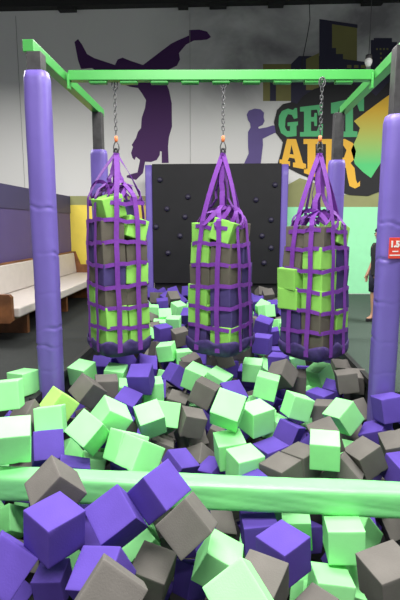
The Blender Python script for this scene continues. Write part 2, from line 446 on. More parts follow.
def make_rig():
    root = empty('rig_frame', (-.07, 5.0, FZ))
    tag(root, 'green topped steel frame on four purple padded posts over the foam pit', 'frame')
    inv = Matrix.Translation(root.location).inverted()
    def ob(m, name, mat, parent=None, bevel=0):
        o = m.build(name, mat, None, bevel); o.parent = parent or root
        if not parent: o.matrix_parent_inverse = inv
        return o
    zb, zt = 2.705, 2.795
    posts = [('left front', -1.503, 4.0, at(33, 73, 4.0).z, [293, 332.5, 349, 372, 256, 206]),
             ('right front', 1.35, 4.0, at(394, 116, 4.0).z, [261, 339, 371.7, 225, 300]),
             ('left back', -1.54, 6.03, at(98, 150, 6.0).z, [187, 240]),
             ('right back', 1.385, 6.2, at(341, 160, 6.15).z, [196, 250])]
    for i, (nm, x, y, ztop, cr) in enumerate(posts):
        cz = [at(200, c, y - .1).z for c in cr]
        m = MB(); m.box((x, y, (zb - .95) / 2), (.115, .115, zb + .95)); p = ob(m, 'post', M['steel'], None, .004)
        p['label'] = 'grey steel post, ' + nm
        m = MB(); crease_pad(m, x, y, -.93, ztop, .106, cz, i * 3.7)
        s = m.build('pad_sleeve', M['vinyl'], None); s.parent = p
        s['label'] = 'creased purple vinyl padding, ' + nm + ' post'
        POSTS[nm] = (x, y)
    for x0, x1 in ((-1.545, -1.56), (1.43, 1.45)):
        m = MB(); rot = Matrix.Rotation(math.atan2(x0 - x1, 2.35), 3, 'Z')
        m.box(((x0 + x1) / 2, 5.1, (zb + zt) / 2), (.09, 2.3, zt - zb), rot); ob(m, 'side_rail', M['green_paint'], None, .006)
    a = math.atan2(.12, 2.79)
    rot = Matrix.Rotation(a, 3, 'Z')
    cx, cy = -.045, 4.81
    bm_ = MB(); bm_.box((cx, cy, (zb + zt) / 2), (2.86, .09, zt - zb), rot); b = ob(bm_, 'cross_beam', M['green_paint'], None, .006)
    for k in range(9):   # half-round plates under the beam
        x = -1.2 + k * .29
        m = MB(); m.box((x, cy + (x - cx) * math.tan(a), zb - .012), (.17, .07, .03), rot)
        o = ob(m, 'under_plate', M['green_paint'], b, .012)
    for x in (-1.47, 1.375):
        m = MB(); m.box((x, cy + (x - cx) * math.tan(a) - .03, zb - .01), (.02, .07, .14)); ob(m, 'bracket', M['green_paint'], b, .003)
    return root


make_rig()

# red sign on the right front post
def make_sign():
    p = at(396, 248, 3.87)
    loc = Vector((1.345 + .022, 4.0 - .13, at(392, 248, 3.9).z))
    root = empty('post_sign', loc)
    tag(root, 'small red sign reading 1.5 in white on right front purple post', 'sign')
    ang = R(12)
    root.rotation_euler = (0, 0, ang)
    m = MB(); m.box((0, 0, 0), (.15, .006, .165)); o = m.build('plate', M['red'], root, .003); o['label'] = 'red plate'
    cu = bpy.data.curves.new('lettering', 'FONT'); cu.body = '1.5'; cu.size = .066; cu.extrude = .001; cu.align_x = 'LEFT'; cu.offset = .0035
    t = bpy.data.objects.new('lettering', cu); link(t)
    bpy.context.view_layer.update()
    dg = bpy.context.evaluated_depsgraph_get()
    me = bpy.data.meshes.new_from_object(t.evaluated_get(dg)); bpy.data.objects.remove(t)
    me.materials.clear(); me.materials.append(M['sign_white'])
    o = bpy.data.objects.new('lettering', me); link(o, root); o.location = (-.068, -.0045, .01); o.rotation_euler = (R(90), 0, 0)
    o['label'] = 'white numerals 1.5'
    for w, x, z in ((.05, -.02, -.025), (.11, -.012, -.055)):
        m = MB(); m.box((x, -.0035, z), (w, .002, .009)); m.build('text_line', M['sign_white'], root)
    return root


make_sign()

# ------------------------------------------------------------------ padded beam across the pit
def make_beam():
    m = MB(); n = 44; L = 5.1; rings = []
    for k in range(301):
        u = k / 300; x = -L / 2 + u * L; ring = []
        for j in range(n):
            a = 2 * math.pi * j / n; ca, sa = math.cos(a), math.sin(a)
            q = (abs(ca) ** 7 + abs(sa) ** 7) ** (-1 / 7)
            w = 1 + .05 * noise.noise((x * 2.2, ca * 1.2 + 3, sa * 1.2)) + .09 * (.35 - abs(noise.noise((x * 5 + sa * 3.5, ca * .8, 7.3)))) * (1 if sa < .5 else .35) + .03 * (.3 - abs(noise.noise((x * 13 - sa * 5, ca, 2.3))))
            ring.append(Vector((x, .074 * q * ca * w, .079 * q * sa * w)))
        rings.append(ring)
    m.loft(rings)
    o = m.build('padded_beam', M['mint_vinyl'])
    o.location = (0, 2.615, -.193); o.rotation_euler = (0, 0, -.029)
    tag(o, 'long mint green vinyl padded beam crossing the foam pit near the front', 'beam')
    return o


make_beam()

# ------------------------------------------------------------------ foam cubes
def cube_mesh(name, mat, seed, chips=0):
    """soft block: rounded edges, faintly bowed faces, torn nicks along edges"""
    rnd = random.Random(seed)
    bm = bmesh.new()
    bmesh.ops.create_cube(bm, size=.2)
    bmesh.ops.subdivide_edges(bm, edges=bm.edges, cuts=9, use_grid_fill=True)
    r = .0035; h = .1
    nicks = []
    for _ in range(chips):
        ax = rnd.randrange(3); c = [0, 0, 0]
        for k in range(3): c[k] = rnd.choice((-h, h))
        c[ax] = rnd.uniform(-h, h); nicks.append((Vector(c), rnd.uniform(.012, .022)))
    for v in bm.verts:
        p = v.co.copy()
        # pull the outer rows in towards the edges, then round them
        q = Vector([math.copysign(h * (1 - max(0.0, 1 - abs(t) / h) ** 2.1), t) for t in p])
        inner = Vector([max(-h + r, min(h - r, t)) for t in q])
        d = q - inner
        if d.length > 0: q = inner + d.normalized() * r if (abs(d.x) > 0) + (abs(d.y) > 0) + (abs(d.z) > 0) > 1 else q
        nn = noise.noise_vector(q * 9 + Vector((seed * 3.1, 0, 0)))
        q += nn * .0016
        for c, s in nicks:
            e = (q - c).length
            if e < s: q += (Vector((0, 0, 0)) - q).normalized() * (s - e) * .45
        v.co = q
    for f in bm.faces: f.smooth = True
    me = bpy.data.meshes.new(name); bm.to_mesh(me); bm.free(); me.materials.append(mat)
    return me


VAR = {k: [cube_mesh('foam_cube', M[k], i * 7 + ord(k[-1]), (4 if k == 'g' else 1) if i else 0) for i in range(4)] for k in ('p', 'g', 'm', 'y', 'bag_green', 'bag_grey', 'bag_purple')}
CUBES = [
    ('g', -0.868, 2.287, -0.005, 2.954, 0.756, -2.728, 0.200, 'grey foam cube leaning over the front of the padded beam at far left', 'foam cubes in front of the padded beam'),
    ('p', -0.774, 2.001, -0.034, 3.112, -0.129, 2.511, 0.198, "large purple foam cube under the grey cube that leans on the beam's left end", 'foam cubes in front of the padded beam'),
    ('p', -0.530, 2.195, -0.104, -2.509, 0.511, -0.831, 0.202, 'purple foam cube tilted on edge between two purple cubes just in front of the beam', 'foam cubes in front of the padded beam'),
    ('p', -0.329, 2.307, -0.018, 2.997, 0.807, 2.446, 0.199, 'purple foam cube raised in front of the beam, covering part of its middle left', 'foam cubes in front of the padded beam'),
    ('g', -0.172, 2.198, -0.126, -2.056, 0.723, -0.476, 0.200, 'grey foam cube tucked under the purple cube that covers part of the beam', 'foam cubes in front of the padded beam'),
    ('p', -0.986, 1.932, -0.177, -0.945, 0.716, -2.252, 0.201, 'purple foam cube cut off by the left edge of the photo near the bottom', 'foam cubes in front of the padded beam'),
    ('p', -0.538, 1.929, -0.232, -2.701, -0.192, -0.265, 0.201, 'purple foam cube half hidden behind the nearest grey cube at bottom left', 'foam cubes in front of the padded beam'),
    ('p', -1.004, 2.532, -0.755, 3.025, 0.081, 3.118, 0.179, 'purple foam cube at bottom left below the large purple cube, its top lit', 'foam cubes in front of the padded beam'),
    ('g', -0.421, 1.600, -0.031, -0.806, 0.741, -2.308, 0.200, 'grey foam cube nearest the viewer, cut by the bottom edge at left', 'foam cubes in front of the padded beam'),
    ('g', -0.368, 2.296, -0.482, -2.929, -0.250, 1.305, 0.194, 'grey foam cube lying right behind the nearest grey cube, in front of beam', 'foam cubes in front of the padded beam'),
    ('m', -0.464, 2.537, -0.535, -3.096, -0.524, 0.591, 0.195, 'mint green foam cube peeping out between purple and grey cubes in front of the beam', 'foam cubes in front of the padded beam'),
    ('m', -0.019, 2.329, -0.427, -2.670, -0.081, 1.464, 0.197, 'mint green foam cube tilted beside the grey cube below the beam, near bottom centre', 'foam cubes in front of the padded beam'),
    ('m', 0.078, 1.769, -0.155, -2.440, 0.562, -0.860, 0.199, 'large mint green foam cube cut by the bottom edge at the centre', 'foam cubes in front of the padded beam'),
    ('g', 0.187, 2.000, -0.301, 3.119, 0.200, -2.033, 0.196, 'grey foam cube with worn edge between the bottom mint cube and a purple cube', 'foam cubes in front of the padded beam'),
    ('p', 0.318, 2.256, -0.312, 3.067, 0.013, 2.296, 0.198, 'purple foam cube standing clear in front of the beam, right of centre', 'foam cubes in front of the padded beam'),
    ('p', 0.219, 2.596, -0.425, 3.068, -0.025, 1.686, 0.198, 'purple foam cube in shade right under the beam behind another purple cube', 'foam cubes in front of the padded beam'),
    ('g', -0.035, 3.038, -0.703, -2.730, -0.497, 1.798, 0.184, 'grey foam cube in shade right under the beam near the centre', 'foam cubes in front of the padded beam'),
    ('m', 0.678, 2.482, -0.367, 3.082, 0.004, 1.537, 0.197, 'mint green foam cube standing upright against the front of the beam at right', 'foam cubes in front of the padded beam'),
    ('m', 0.580, 2.327, -0.579, -3.024, -0.113, -3.121, 0.197, 'mint green foam cube lying below the upright mint cube at bottom right', 'foam cubes in front of the padded beam'),
    ('g', 0.739, 1.938, -0.188, -3.125, -0.175, 0.306, 0.198, 'large grey foam cube at the bottom right corner in front of the beam', 'foam cubes in front of the padded beam'),
    ('p', 0.877, 2.061, -0.472, 1.821, 0.969, -0.060, 0.188, 'purple foam cube cut off at the very bottom right corner', 'foam cubes in front of the padded beam'),
    ('g', 1.262, 3.270, -0.793, 2.762, 0.542, 1.450, 0.187, 'grey foam cube at the right edge just below the beam', 'foam cubes in front of the padded beam'),
    ('g', 0.478, 2.097, -0.539, -2.788, -0.214, -1.012, 0.187, 'grey foam cube cut by the bottom edge right of centre', 'foam cubes in front of the padded beam'),
    ('m', -1.668, 3.106, -0.749, 2.730, -0.063, -2.181, 0.181, 'mint green foam cube at the left edge just below the beam', 'foam cubes in front of the padded beam'),
    ('m', 0.496, 2.946, -0.638, 3.058, 0.052, 1.476, 0.184, 'mint green foam cube in the shadow under the beam left of the upright mint cube', 'foam cubes in front of the padded beam'),
    ('p', 0.596, 3.143, -0.819, -1.857, -1.184, 1.027, 0.179, 'purple foam cube sunk between the standing purple cube and the upright mint cube', 'foam cubes in front of the padded beam'),
    ('m', 0.526, 2.577, -0.849, -1.984, -0.644, -1.187, 0.179, 'mint green foam cube sunk low at the bottom edge right of the standing purple cube', 'foam cubes in front of the padded beam'),
    ('p', -0.160, 2.586, -0.742, 2.338, -1.047, 1.399, 0.181, 'purple foam cube sunk deep between grey cubes near the bottom centre left', 'foam cubes in front of the padded beam'),
    ('g', -0.208, 2.732, -0.977, 2.980, 0.253, 1.173, 0.176, 'grey foam cube sunk at the bottom edge beside the tilted mint cube', 'foam cubes in front of the padded beam'),
    ('m', -1.464, 2.955, -0.672, -2.377, 0.505, 3.100, 0.184, 'mint green foam cube in shadow below the beam behind the large left purple cube', 'foam cubes in front of the padded beam'),
    ('m', -1.283, 2.725, 0.053, 2.869, -0.034, -2.780, 0.203, 'large mint green foam cube resting behind the beam at the left edge', 'foam cubes between the beam and the bags'),
    ('m', -1.575, 3.289, 0.133, -2.942, 0.054, -2.902, 0.202, 'mint green foam cube at the left edge, front one of two beside left front post', 'foam cubes between the beam and the bags'),
    ('m', -1.737, 3.962, 0.001, -3.101, 0.066, 2.703, 0.195, "mint green foam cube behind another at the pit's left rim beside left front post", 'foam cubes between the beam and the bags'),
    ('m', -1.291, 3.372, -0.091, -1.868, -0.077, 0.191, 0.201, 'mint green foam cube with square face in front of the yellow green cube', 'foam cubes between the beam and the bags'),
    ('y', -1.338, 3.695, -0.098, -2.425, -0.027, 2.276, 0.196, 'yellow green foam cube tilted at the foot of the left front post', 'foam cubes between the beam and the bags'),
    ('g', -1.547, 3.547, -0.157, -2.403, 1.065, 0.662, 0.188, 'grey foam cube peeping out behind mint cubes near the left front post', 'foam cubes between the beam and the bags'),
    ('p', -1.727, 3.628, -0.296, -2.989, 0.704, 0.388, 0.190, 'purple foam cube peeping out above the large mint cube at the left edge', 'foam cubes between the beam and the bags'),
    ('p', -1.241, 3.155, -0.208, -3.056, 0.632, 2.070, 0.203, 'purple foam cube under the square faced mint cube, right of the large mint cube', 'foam cubes between the beam and the bags'),
    ('g', -1.262, 3.985, -0.444, 2.918, 0.254, 0.619, 0.198, 'grey foam cube sunk beside the square faced mint cube at left', 'foam cubes between the beam and the bags'),
    ('g', -1.173, 3.950, -0.071, 2.686, 0.847, -2.699, 0.197, 'grey foam cube tilted like a roof just right of the left front post', 'foam cubes between the beam and the bags'),
    ('g', -1.079, 4.225, -0.135, -3.084, -0.044, 1.877, 0.201, 'grey foam cube lying behind the roof tilted grey cube, upper of two slabs', 'foam cubes between the beam and the bags'),
    ('g', -1.147, 4.423, -0.292, -2.769, 0.896, 2.382, 0.191, 'grey foam cube lying behind the roof tilted grey cube, lower of two slabs', 'foam cubes between the beam and the bags'),
    ('m', -1.410, 4.598, -0.116, 2.914, -0.062, 2.775, 0.201, 'mint green foam cube right beside the left front post at the back', 'foam cubes between the beam and the bags'),
    ('m', -1.079, 4.619, -0.148, 2.996, -0.107, 3.118, 0.199, 'mint green foam cube with sloping top under the front of left bag', 'foam cubes between the beam and the bags'),
    ('p', -1.342, 5.073, -0.201, -3.051, -0.385, 1.674, 0.194, "purple foam cube just under the left bag's lower left side", 'foam cubes between the beam and the bags'),
    ('p', -0.753, 4.231, -0.046, 3.089, -0.336, 1.519, 0.205, "purple foam cube lying flat in the left bag's shadow, front one", 'foam cubes between the beam and the bags'),
    ('p', -0.828, 4.929, -0.151, -2.790, -0.433, 1.715, 0.200, 'purple foam cube lying in shadow under the right side of left bag', 'foam cubes between the beam and the bags'),
    ('m', -0.909, 4.415, -0.237, -3.054, -0.151, 1.786, 0.199, 'mint green foam cube, left of a pair lying below the left bag', 'foam cubes between the beam and the bags'),
    ('m', -0.680, 4.436, -0.220, 3.104, -0.081, 1.817, 0.198, 'mint green foam cube, right of a pair lying below the left bag', 'foam cubes between the beam and the bags'),
    ('p', -0.682, 4.663, -0.321, -3.035, -0.828, 1.640, 0.197, 'purple foam cube facing forward in front of the mint pair below left bag', 'foam cubes between the beam and the bags'),
    ('p', -0.850, 4.058, -0.218, -2.794, 0.337, -0.216, 0.192, 'purple foam cube tilted left of the forward facing purple cube below left bag', 'foam cubes between the beam and the bags'),
    ('m', -0.911, 3.050, -0.039, 2.399, -0.361, 2.613, 0.194, 'mint green foam cube, large and diamond shaped, left of the mint cluster behind the beam', 'foam cubes between the beam and the bags'),
    ('m', -0.824, 3.318, -0.048, -2.530, -0.248, 2.006, 0.208, 'mint green foam cube, hindmost and highest of the mint cluster behind the beam', 'foam cubes between the beam and the bags'),
    ('m', -0.652, 3.031, -0.132, -1.993, -0.209, -0.894, 0.203, 'mint green foam cube wedged edgeways in the middle of the mint cluster behind beam', 'foam cubes between the beam and the bags'),
    ('m', -0.528, 2.861, -0.102, -2.568, 0.082, 2.371, 0.197, 'mint green foam cube, frontmost of the mint cluster, almost touching the beam', 'foam cubes between the beam and the bags'),
    ('m', -0.567, 3.554, -0.151, 2.883, -0.465, 2.064, 0.197, 'mint green foam cube with bright top below the forward facing purple cube', 'foam cubes between the beam and the bags'),
    ('m', -0.475, 3.814, -0.217, -2.024, 0.184, 0.151, 0.204, 'mint green foam cube tucked behind and right of the bright topped mint cube', 'foam cubes between the beam and the bags'),
    ('g', -0.527, 3.681, -0.451, -3.126, 0.426, 0.114, 0.198, 'grey foam cube sunk in front of the bright topped mint cube left of centre', 'foam cubes between the beam and the bags'),
    ('g', -0.271, 3.925, -0.464, -2.278, 0.098, 0.606, 0.199, 'grey foam cube tilted with light face left of the centre gap behind the beam', 'foam cubes between the beam and the bags'),
    ('g', -0.258, 3.775, -0.261, -2.860, -0.127, 1.858, 0.187, 'grey foam cube lying like a slab above the tilted light faced grey cube', 'foam cubes between the beam and the bags'),
    ('g', -0.389, 5.101, -0.235, 0.255, -1.186, 1.296, 0.194, 'light topped grey foam cube behind the dark faced grey cube under centre bag', 'foam cubes between the beam and the bags'),
    ('g', -0.164, 4.105, -0.123, -1.657, 0.392, -0.257, 0.200, 'grey foam cube with dark face toward viewer below the left side of centre bag', 'foam cubes between the beam and the bags'),
    ('m', 0.039, 3.368, 0.013, -2.393, 0.255, -0.230, 0.208, 'mint green foam cube tilted, just left of the bright topped central mint cube', 'foam cubes between the beam and the bags'),
    ('m', 0.264, 3.556, -0.122, 3.057, -0.097, 2.125, 0.201, 'mint green foam cube with very bright top at the centre of the pit', 'foam cubes between the beam and the bags'),
    ('m', 0.056, 3.314, -0.267, 3.019, 0.092, -2.933, 0.204, 'mint green foam cube, rear of two lying low between centre and beam', 'foam cubes between the beam and the bags'),
    ('m', 0.157, 3.120, -0.289, 3.107, -0.066, 2.035, 0.200, 'mint green foam cube, front of two lying low between centre and beam', 'foam cubes between the beam and the bags'),
    ('p', 0.369, 3.400, -0.360, 3.045, 0.022, 2.110, 0.198, 'purple foam cube lying flat below the very bright central mint cube', 'foam cubes between the beam and the bags'),
    ('p', 0.573, 3.953, -0.416, 2.532, 1.152, -2.741, 0.185, 'purple foam cube with rounded top edge right of the central mint cube', 'foam cubes between the beam and the bags'),
    ('g', 0.400, 3.031, -0.305, 3.022, 0.073, 2.296, 0.202, 'grey foam cube, left of two flat topped grey cubes behind the beam', 'foam cubes between the beam and the bags'),
    ('g', 0.572, 3.281, -0.341, 3.094, 0.077, 2.330, 0.202, 'grey foam cube, right of two flat topped grey cubes behind the beam', 'foam cubes between the beam and the bags'),
    ('m', 0.693, 3.098, -0.150, 3.116, -0.131, 1.379, 0.194, 'mint green foam cube standing upright right of the two flat topped grey cubes', 'foam cubes between the beam and the bags'),
    ('g', 0.769, 3.429, -0.211, -2.958, -0.378, 0.070, 0.194, 'grey foam cube just behind the upright mint cube right of centre', 'foam cubes between the beam and the bags'),
    ('g', 0.842, 3.188, -0.375, 1.319, 0.727, -0.531, 0.199, 'light grey foam cube pointing up between the beam and the dark grey cube', 'foam cubes between the beam and the bags'),
    ('g', 1.042, 3.343, -0.328, 2.732, 0.032, 1.965, 0.198, 'large dark grey foam cube behind the beam at right', 'foam cubes between the beam and the bags'),
    ('g', 1.318, 3.503, -0.321, 2.882, -0.257, 1.587, 0.194, 'grey foam cube lying like a slab at the right edge beside the dark grey cube', 'foam cubes between the beam and the bags'),
    ('p', 1.296, 3.303, -0.397, -2.874, 0.016, 0.344, 0.193, 'purple foam cube at the right edge just behind the beam', 'foam cubes between the beam and the bags'),
    ('g', 1.343, 3.560, -0.697, -3.096, 0.221, 1.114, 0.181, 'grey foam cube barely showing above the beam at the right edge', 'foam cubes between the beam and the bags'),
    ('p', 1.334, 3.755, -0.095, 3.011, 0.170, 1.718, 0.195, 'purple foam cube standing in front of the foot of right front post', 'foam cubes between the beam and the bags'),
    ('p', 1.269, 3.763, -0.350, 2.690, -0.192, 1.051, 0.207, "purple foam cube lying low between the tilted mint cube and right post's purple cube", 'foam cubes between the beam and the bags'),
    ('m', 0.985, 3.785, -0.188, 2.551, 0.165, 2.093, 0.199, 'mint green foam cube tilted on a corner left of the right front post', 'foam cubes between the beam and the bags'),
    ('g', 0.917, 4.166, -0.306, -3.122, -0.139, -0.503, 0.183, 'grey foam cube sunk behind the tilted mint cube at right', 'foam cubes between the beam and the bags'),
    ('g', 1.311, 4.675, -0.178, 3.118, -0.211, 1.281, 0.190, 'grey foam cube standing tall against the left side of right front post', 'foam cubes between the beam and the bags'),
    ('g', 1.274, 5.101, -0.203, -3.084, -0.275, 1.616, 0.186, "grey foam cube at the pit's right rim, farther of two behind right front post", 'foam cubes between the beam and the bags'),
    ('g', 1.182, 4.485, -0.117, 2.984, 0.024, 1.495, 0.189, "grey foam cube at the pit's right rim, nearer of two behind right front post", 'foam cubes between the beam and the bags'),
    ('p', 1.097, 4.668, -0.300, -2.994, -0.251, 1.155, 0.188, 'purple foam cube below right bag, right one of a purple pair', 'foam cubes between the beam and the bags'),
    ('p', 0.914, 4.399, -0.291, -3.131, -0.053, 2.398, 0.192, 'purple foam cube below right bag, left flat one of a purple pair', 'foam cubes between the beam and the bags'),
    ('m', 1.013, 4.898, -0.189, 1.744, -1.148, -2.693, 0.199, 'mint green foam cube in shadow under the right bag, split by its sharp edge', 'foam cubes between the beam and the bags'),
    ('g', 0.743, 4.756, -0.217, -3.132, -0.142, 1.441, 0.200, "grey foam cube with pale top and dark front below the right bag's left side", 'foam cubes between the beam and the bags'),
    ('m', 0.905, 5.909, -0.346, 2.937, -0.019, 1.897, 0.193, 'mint green foam cube half shaded right under the left edge of right bag', 'foam cubes between the beam and the bags'),
    ('g', 0.577, 4.549, -0.083, 2.667, -0.591, 1.101, 0.200, 'dark grey foam cube in shadow between centre bag and right bag', 'foam cubes between the beam and the bags'),
    ('m', 0.403, 4.281, -0.107, -2.940, 0.028, 1.387, 0.201, 'mint green foam cube with bright top left of the pale topped grey cube', 'foam cubes between the beam and the bags'),
    ('m', 0.659, 4.093, -0.226, -2.825, 0.070, 1.830, 0.198, 'mint green foam cube tilted in front of the pale topped grey cube', 'foam cubes between the beam and the bags'),
    ('m', 0.524, 4.187, -0.495, 3.134, 0.387, -0.313, 0.198, 'mint green foam cube lying low behind the purple cube with rounded top', 'foam cubes between the beam and the bags'),
    ('p', 0.077, 4.214, -0.189, -3.117, 0.641, -1.020, 0.201, 'purple foam cube with light top behind the tilted mint cube at centre', 'foam cubes between the beam and the bags'),
    ('p', 0.279, 5.297, -0.338, 2.971, -0.045, 2.939, 0.197, 'purple foam cube below the right half of the centre bag', 'foam cubes between the beam and the bags'),
    ('m', 0.314, 4.922, -0.152, 3.027, -0.030, 2.979, 0.198, 'mint green foam cube just under the right side of centre bag', 'foam cubes between the beam and the bags'),
    ('m', -0.053, 4.467, -0.139, 3.065, -0.386, 2.731, 0.199, 'mint green foam cube lying below the middle of the centre bag', 'foam cubes between the beam and the bags'),
    ('m', -0.263, 4.514, -0.112, 3.045, -0.307, 2.844, 0.204, 'mint green foam cube with flat top below the left half of centre bag', 'foam cubes between the beam and the bags'),
    ('p', -0.483, 4.779, -0.187, -1.691, -0.875, 0.706, 0.195, 'purple foam cube tilted left of the greys below the centre bag', 'foam cubes between the beam and the bags'),
    ('g', -0.448, 4.481, -0.377, 2.959, -0.245, 3.023, 0.189, 'grey foam cube sunk between forward facing purple cube and the grey group', 'foam cubes between the beam and the bags'),
    ('p', -0.206, 4.310, -0.525, -2.278, 0.795, 0.728, 0.191, 'purple foam cube sunk left of the tilted mint cube at centre', 'foam cubes between the beam and the bags'),
    ('g', -0.029, 3.996, -0.485, -3.069, 0.386, -0.238, 0.195, 'grey foam cube sunk below the tilted mint cube at centre', 'foam cubes between the beam and the bags'),
    ('g', -0.190, 3.677, -0.552, -2.199, 0.520, 2.700, 0.189, 'grey foam cube pointing up behind two purple cubes next to the beam', 'foam cubes between the beam and the bags'),
    ('p', -0.326, 3.324, -0.425, -2.853, -0.404, 2.306, 0.194, 'purple foam cube with flat top behind the beam just right of the raised purple cube', 'foam cubes between the beam and the bags'),
    ('p', -0.064, 3.487, -0.557, -2.849, -0.211, -0.734, 0.182, 'purple foam cube with ridge up behind the beam at the centre left', 'foam cubes between the beam and the bags'),
    ('p', 0.214, 2.928, -0.370, -2.937, -0.079, -1.148, 0.189, 'purple foam cube barely showing above the beam at the centre', 'foam cubes between the beam and the bags'),
    ('p', -1.012, 2.978, -0.319, -1.113, 1.289, -2.404, 0.202, "purple foam cube lying low behind the beam below the mint cluster's left cube", 'foam cubes between the beam and the bags'),
    ('g', -1.472, 3.339, -0.523, -3.091, -0.102, -1.857, 0.193, 'grey foam cube barely showing above the beam in front of large left mint cube', 'foam cubes between the beam and the bags'),
    ('m', -1.323, 3.759, -0.577, -2.519, 0.996, 0.463, 0.190, 'mint green foam cube in shadow sunk under the diamond shaped mint cube', 'foam cubes between the beam and the bags'),
    ('m', -1.091, 3.740, -0.647, -2.915, 0.035, 1.892, 0.181, 'mint green foam cube lying low behind the beam under the mint cluster', 'foam cubes between the beam and the bags'),
    ('p', -0.828, 6.466, -0.112, 3.070, -0.094, 2.163, 0.200, 'third nearest purple foam cube in the strip seen between left and centre bags', 'foam cubes beyond the bags'),
    ('m', -0.739, 6.975, -0.085, -3.116, -0.121, 1.489, 0.201, 'fourth nearest mint green foam cube in the strip seen between left and centre bags', 'foam cubes beyond the bags'),
    ('m', -0.770, 8.070, -0.052, 3.057, -0.290, 2.313, 0.200, 'seventh nearest mint green foam cube in the strip seen between left and centre bags', 'foam cubes beyond the bags'),
    ('p', -0.568, 7.753, -0.109, 2.997, -0.590, 1.297, 0.195, 'fourth nearest purple foam cube in the strip seen between left and centre bags', 'foam cubes beyond the bags'),
    ('m', -0.922, 7.464, -0.082, 3.069, 0.999, 1.641, 0.200, 'sixth nearest mint green foam cube in the strip seen between left and centre bags', 'foam cubes beyond the bags'),
    ('p', -1.025, 8.388, -0.336, -2.796, 0.929, 2.385, 0.198, 'fifth nearest purple foam cube in the strip seen between left and centre bags', 'foam cubes beyond the bags'),
    ('p', -1.084, 8.411, -0.037, 3.066, -0.150, 1.742, 0.200, 'sixth nearest purple foam cube in the strip seen between left and centre bags', 'foam cubes beyond the bags'),
    ('p', -1.048, 8.934, -0.007, -2.856, -0.435, 0.686, 0.200, 'seventh nearest purple foam cube in the strip seen between left and centre bags', 'foam cubes beyond the bags'),
    ('p', -0.703, 9.541, 0.040, 2.986, 0.340, 0.962, 0.199, 'eighth nearest purple foam cube in the strip seen between left and centre bags', 'foam cubes beyond the bags'),
    ('g', -0.929, 8.685, 0.032, 3.135, -0.686, 2.086, 0.201, 'sixth nearest grey foam cube in the strip seen between left and centre bags', 'foam cubes beyond the bags'),
    ('g', -1.267, 9.028, -0.004, 3.077, 0.131, 0.964, 0.199, 'seventh nearest grey foam cube in the strip seen between left and centre bags', 'foam cubes beyond the bags'),
    ('g', -1.155, 7.450, -0.152, -2.441, 0.779, 2.646, 0.195, 'fifth nearest grey foam cube in the strip seen between left and centre bags', 'foam cubes beyond the bags'),
    ('m', -1.222, 8.133, -0.104, -3.071, -0.105, 1.752, 0.193, 'eighth nearest mint green foam cube in the strip seen between left and centre bags', 'foam cubes beyond the bags'),
    ('m', -0.987, 7.258, -0.191, -3.090, -0.125, 1.662, 0.192, 'fifth nearest mint green foam cube in the strip seen between left and centre bags', 'foam cubes beyond the bags'),
    ('g', -1.046, 7.057, -0.201, 3.001, -0.233, 1.660, 0.189, 'fourth nearest grey foam cube in the strip seen between left and centre bags', 'foam cubes beyond the bags'),
    ('m', -1.137, 6.824, -0.225, -2.722, 0.501, 2.761, 0.188, 'third nearest mint green foam cube in the strip seen between left and centre bags', 'foam cubes beyond the bags'),
    ('g', -0.576, 6.318, -0.129, 2.974, -0.137, 1.996, 0.199, 'third nearest grey foam cube in the strip seen between left and centre bags', 'foam cubes beyond the bags'),
    ('m', -0.685, 5.661, -0.162, 2.979, -0.080, 1.436, 0.194, 'second nearest mint green foam cube in the strip seen between left and centre bags', 'foam cubes beyond the bags'),
    ('p', -0.688, 5.892, -0.318, 3.035, -0.415, 2.007, 0.195, 'second nearest purple foam cube in the strip seen between left and centre bags', 'foam cubes beyond the bags'),
    ('m', -0.466, 5.589, -0.220, 3.103, 0.022, 1.767, 0.191, 'nearest mint green foam cube in the strip seen between left and centre bags', 'foam cubes beyond the bags'),
    ('g', -0.349, 5.362, -0.234, 2.772, -0.122, 1.992, 0.193, 'nearest grey foam cube in the strip seen between left and centre bags', 'foam cubes beyond the bags'),
    ('p', -0.845, 5.183, -0.215, -3.078, -0.165, 1.749, 0.195, 'nearest purple foam cube in the strip seen between left and centre bags', 'foam cubes beyond the bags'),
    ('g', -0.841, 6.055, -0.241, 2.465, -1.256, 1.315, 0.190, 'second nearest grey foam cube in the strip seen between left and centre bags', 'foam cubes beyond the bags'),
    ('m', 0.692, 8.348, -0.070, 2.559, -0.321, 2.593, 0.198, 'third nearest mint green foam cube in the strip seen between centre and right bags', 'foam cubes beyond the bags'),
    ('m', 0.713, 7.848, -0.042, -3.094, 0.249, 2.175, 0.202, 'second nearest mint green foam cube in the strip seen between centre and right bags', 'foam cubes beyond the bags'),
    ('p', 0.544, 6.446, 0.005, 2.907, -0.255, 2.799, 0.206, 'fourth nearest purple foam cube in the strip seen between centre and right bags', 'foam cubes beyond the bags'),
    ('p', 0.650, 8.798, -0.061, 2.957, -0.374, 1.446, 0.194, 'seventh nearest purple foam cube in the strip seen between centre and right bags', 'foam cubes beyond the bags'),
    ('g', 0.859, 9.205, 0.021, 3.008, -0.495, 1.781, 0.200, 'nearest grey foam cube in the strip seen between centre and right bags', 'foam cubes beyond the bags'),
    ('p', 0.887, 8.553, -0.085, 3.045, -0.339, 1.416, 0.193, 'sixth nearest purple foam cube in the strip seen between centre and right bags', 'foam cubes beyond the bags'),
    ('m', 0.604, 6.835, -0.203, 3.107, -0.132, 1.100, 0.194, 'nearest mint green foam cube in the strip seen between centre and right bags', 'foam cubes beyond the bags'),
    ('p', 0.692, 6.608, -0.176, 2.924, -0.110, 1.559, 0.194, 'fifth nearest purple foam cube in the strip seen between centre and right bags', 'foam cubes beyond the bags'),
    ('p', 0.468, 5.634, -0.044, 3.093, -0.033, 2.849, 0.202, 'second nearest purple foam cube in the strip seen between centre and right bags', 'foam cubes beyond the bags'),
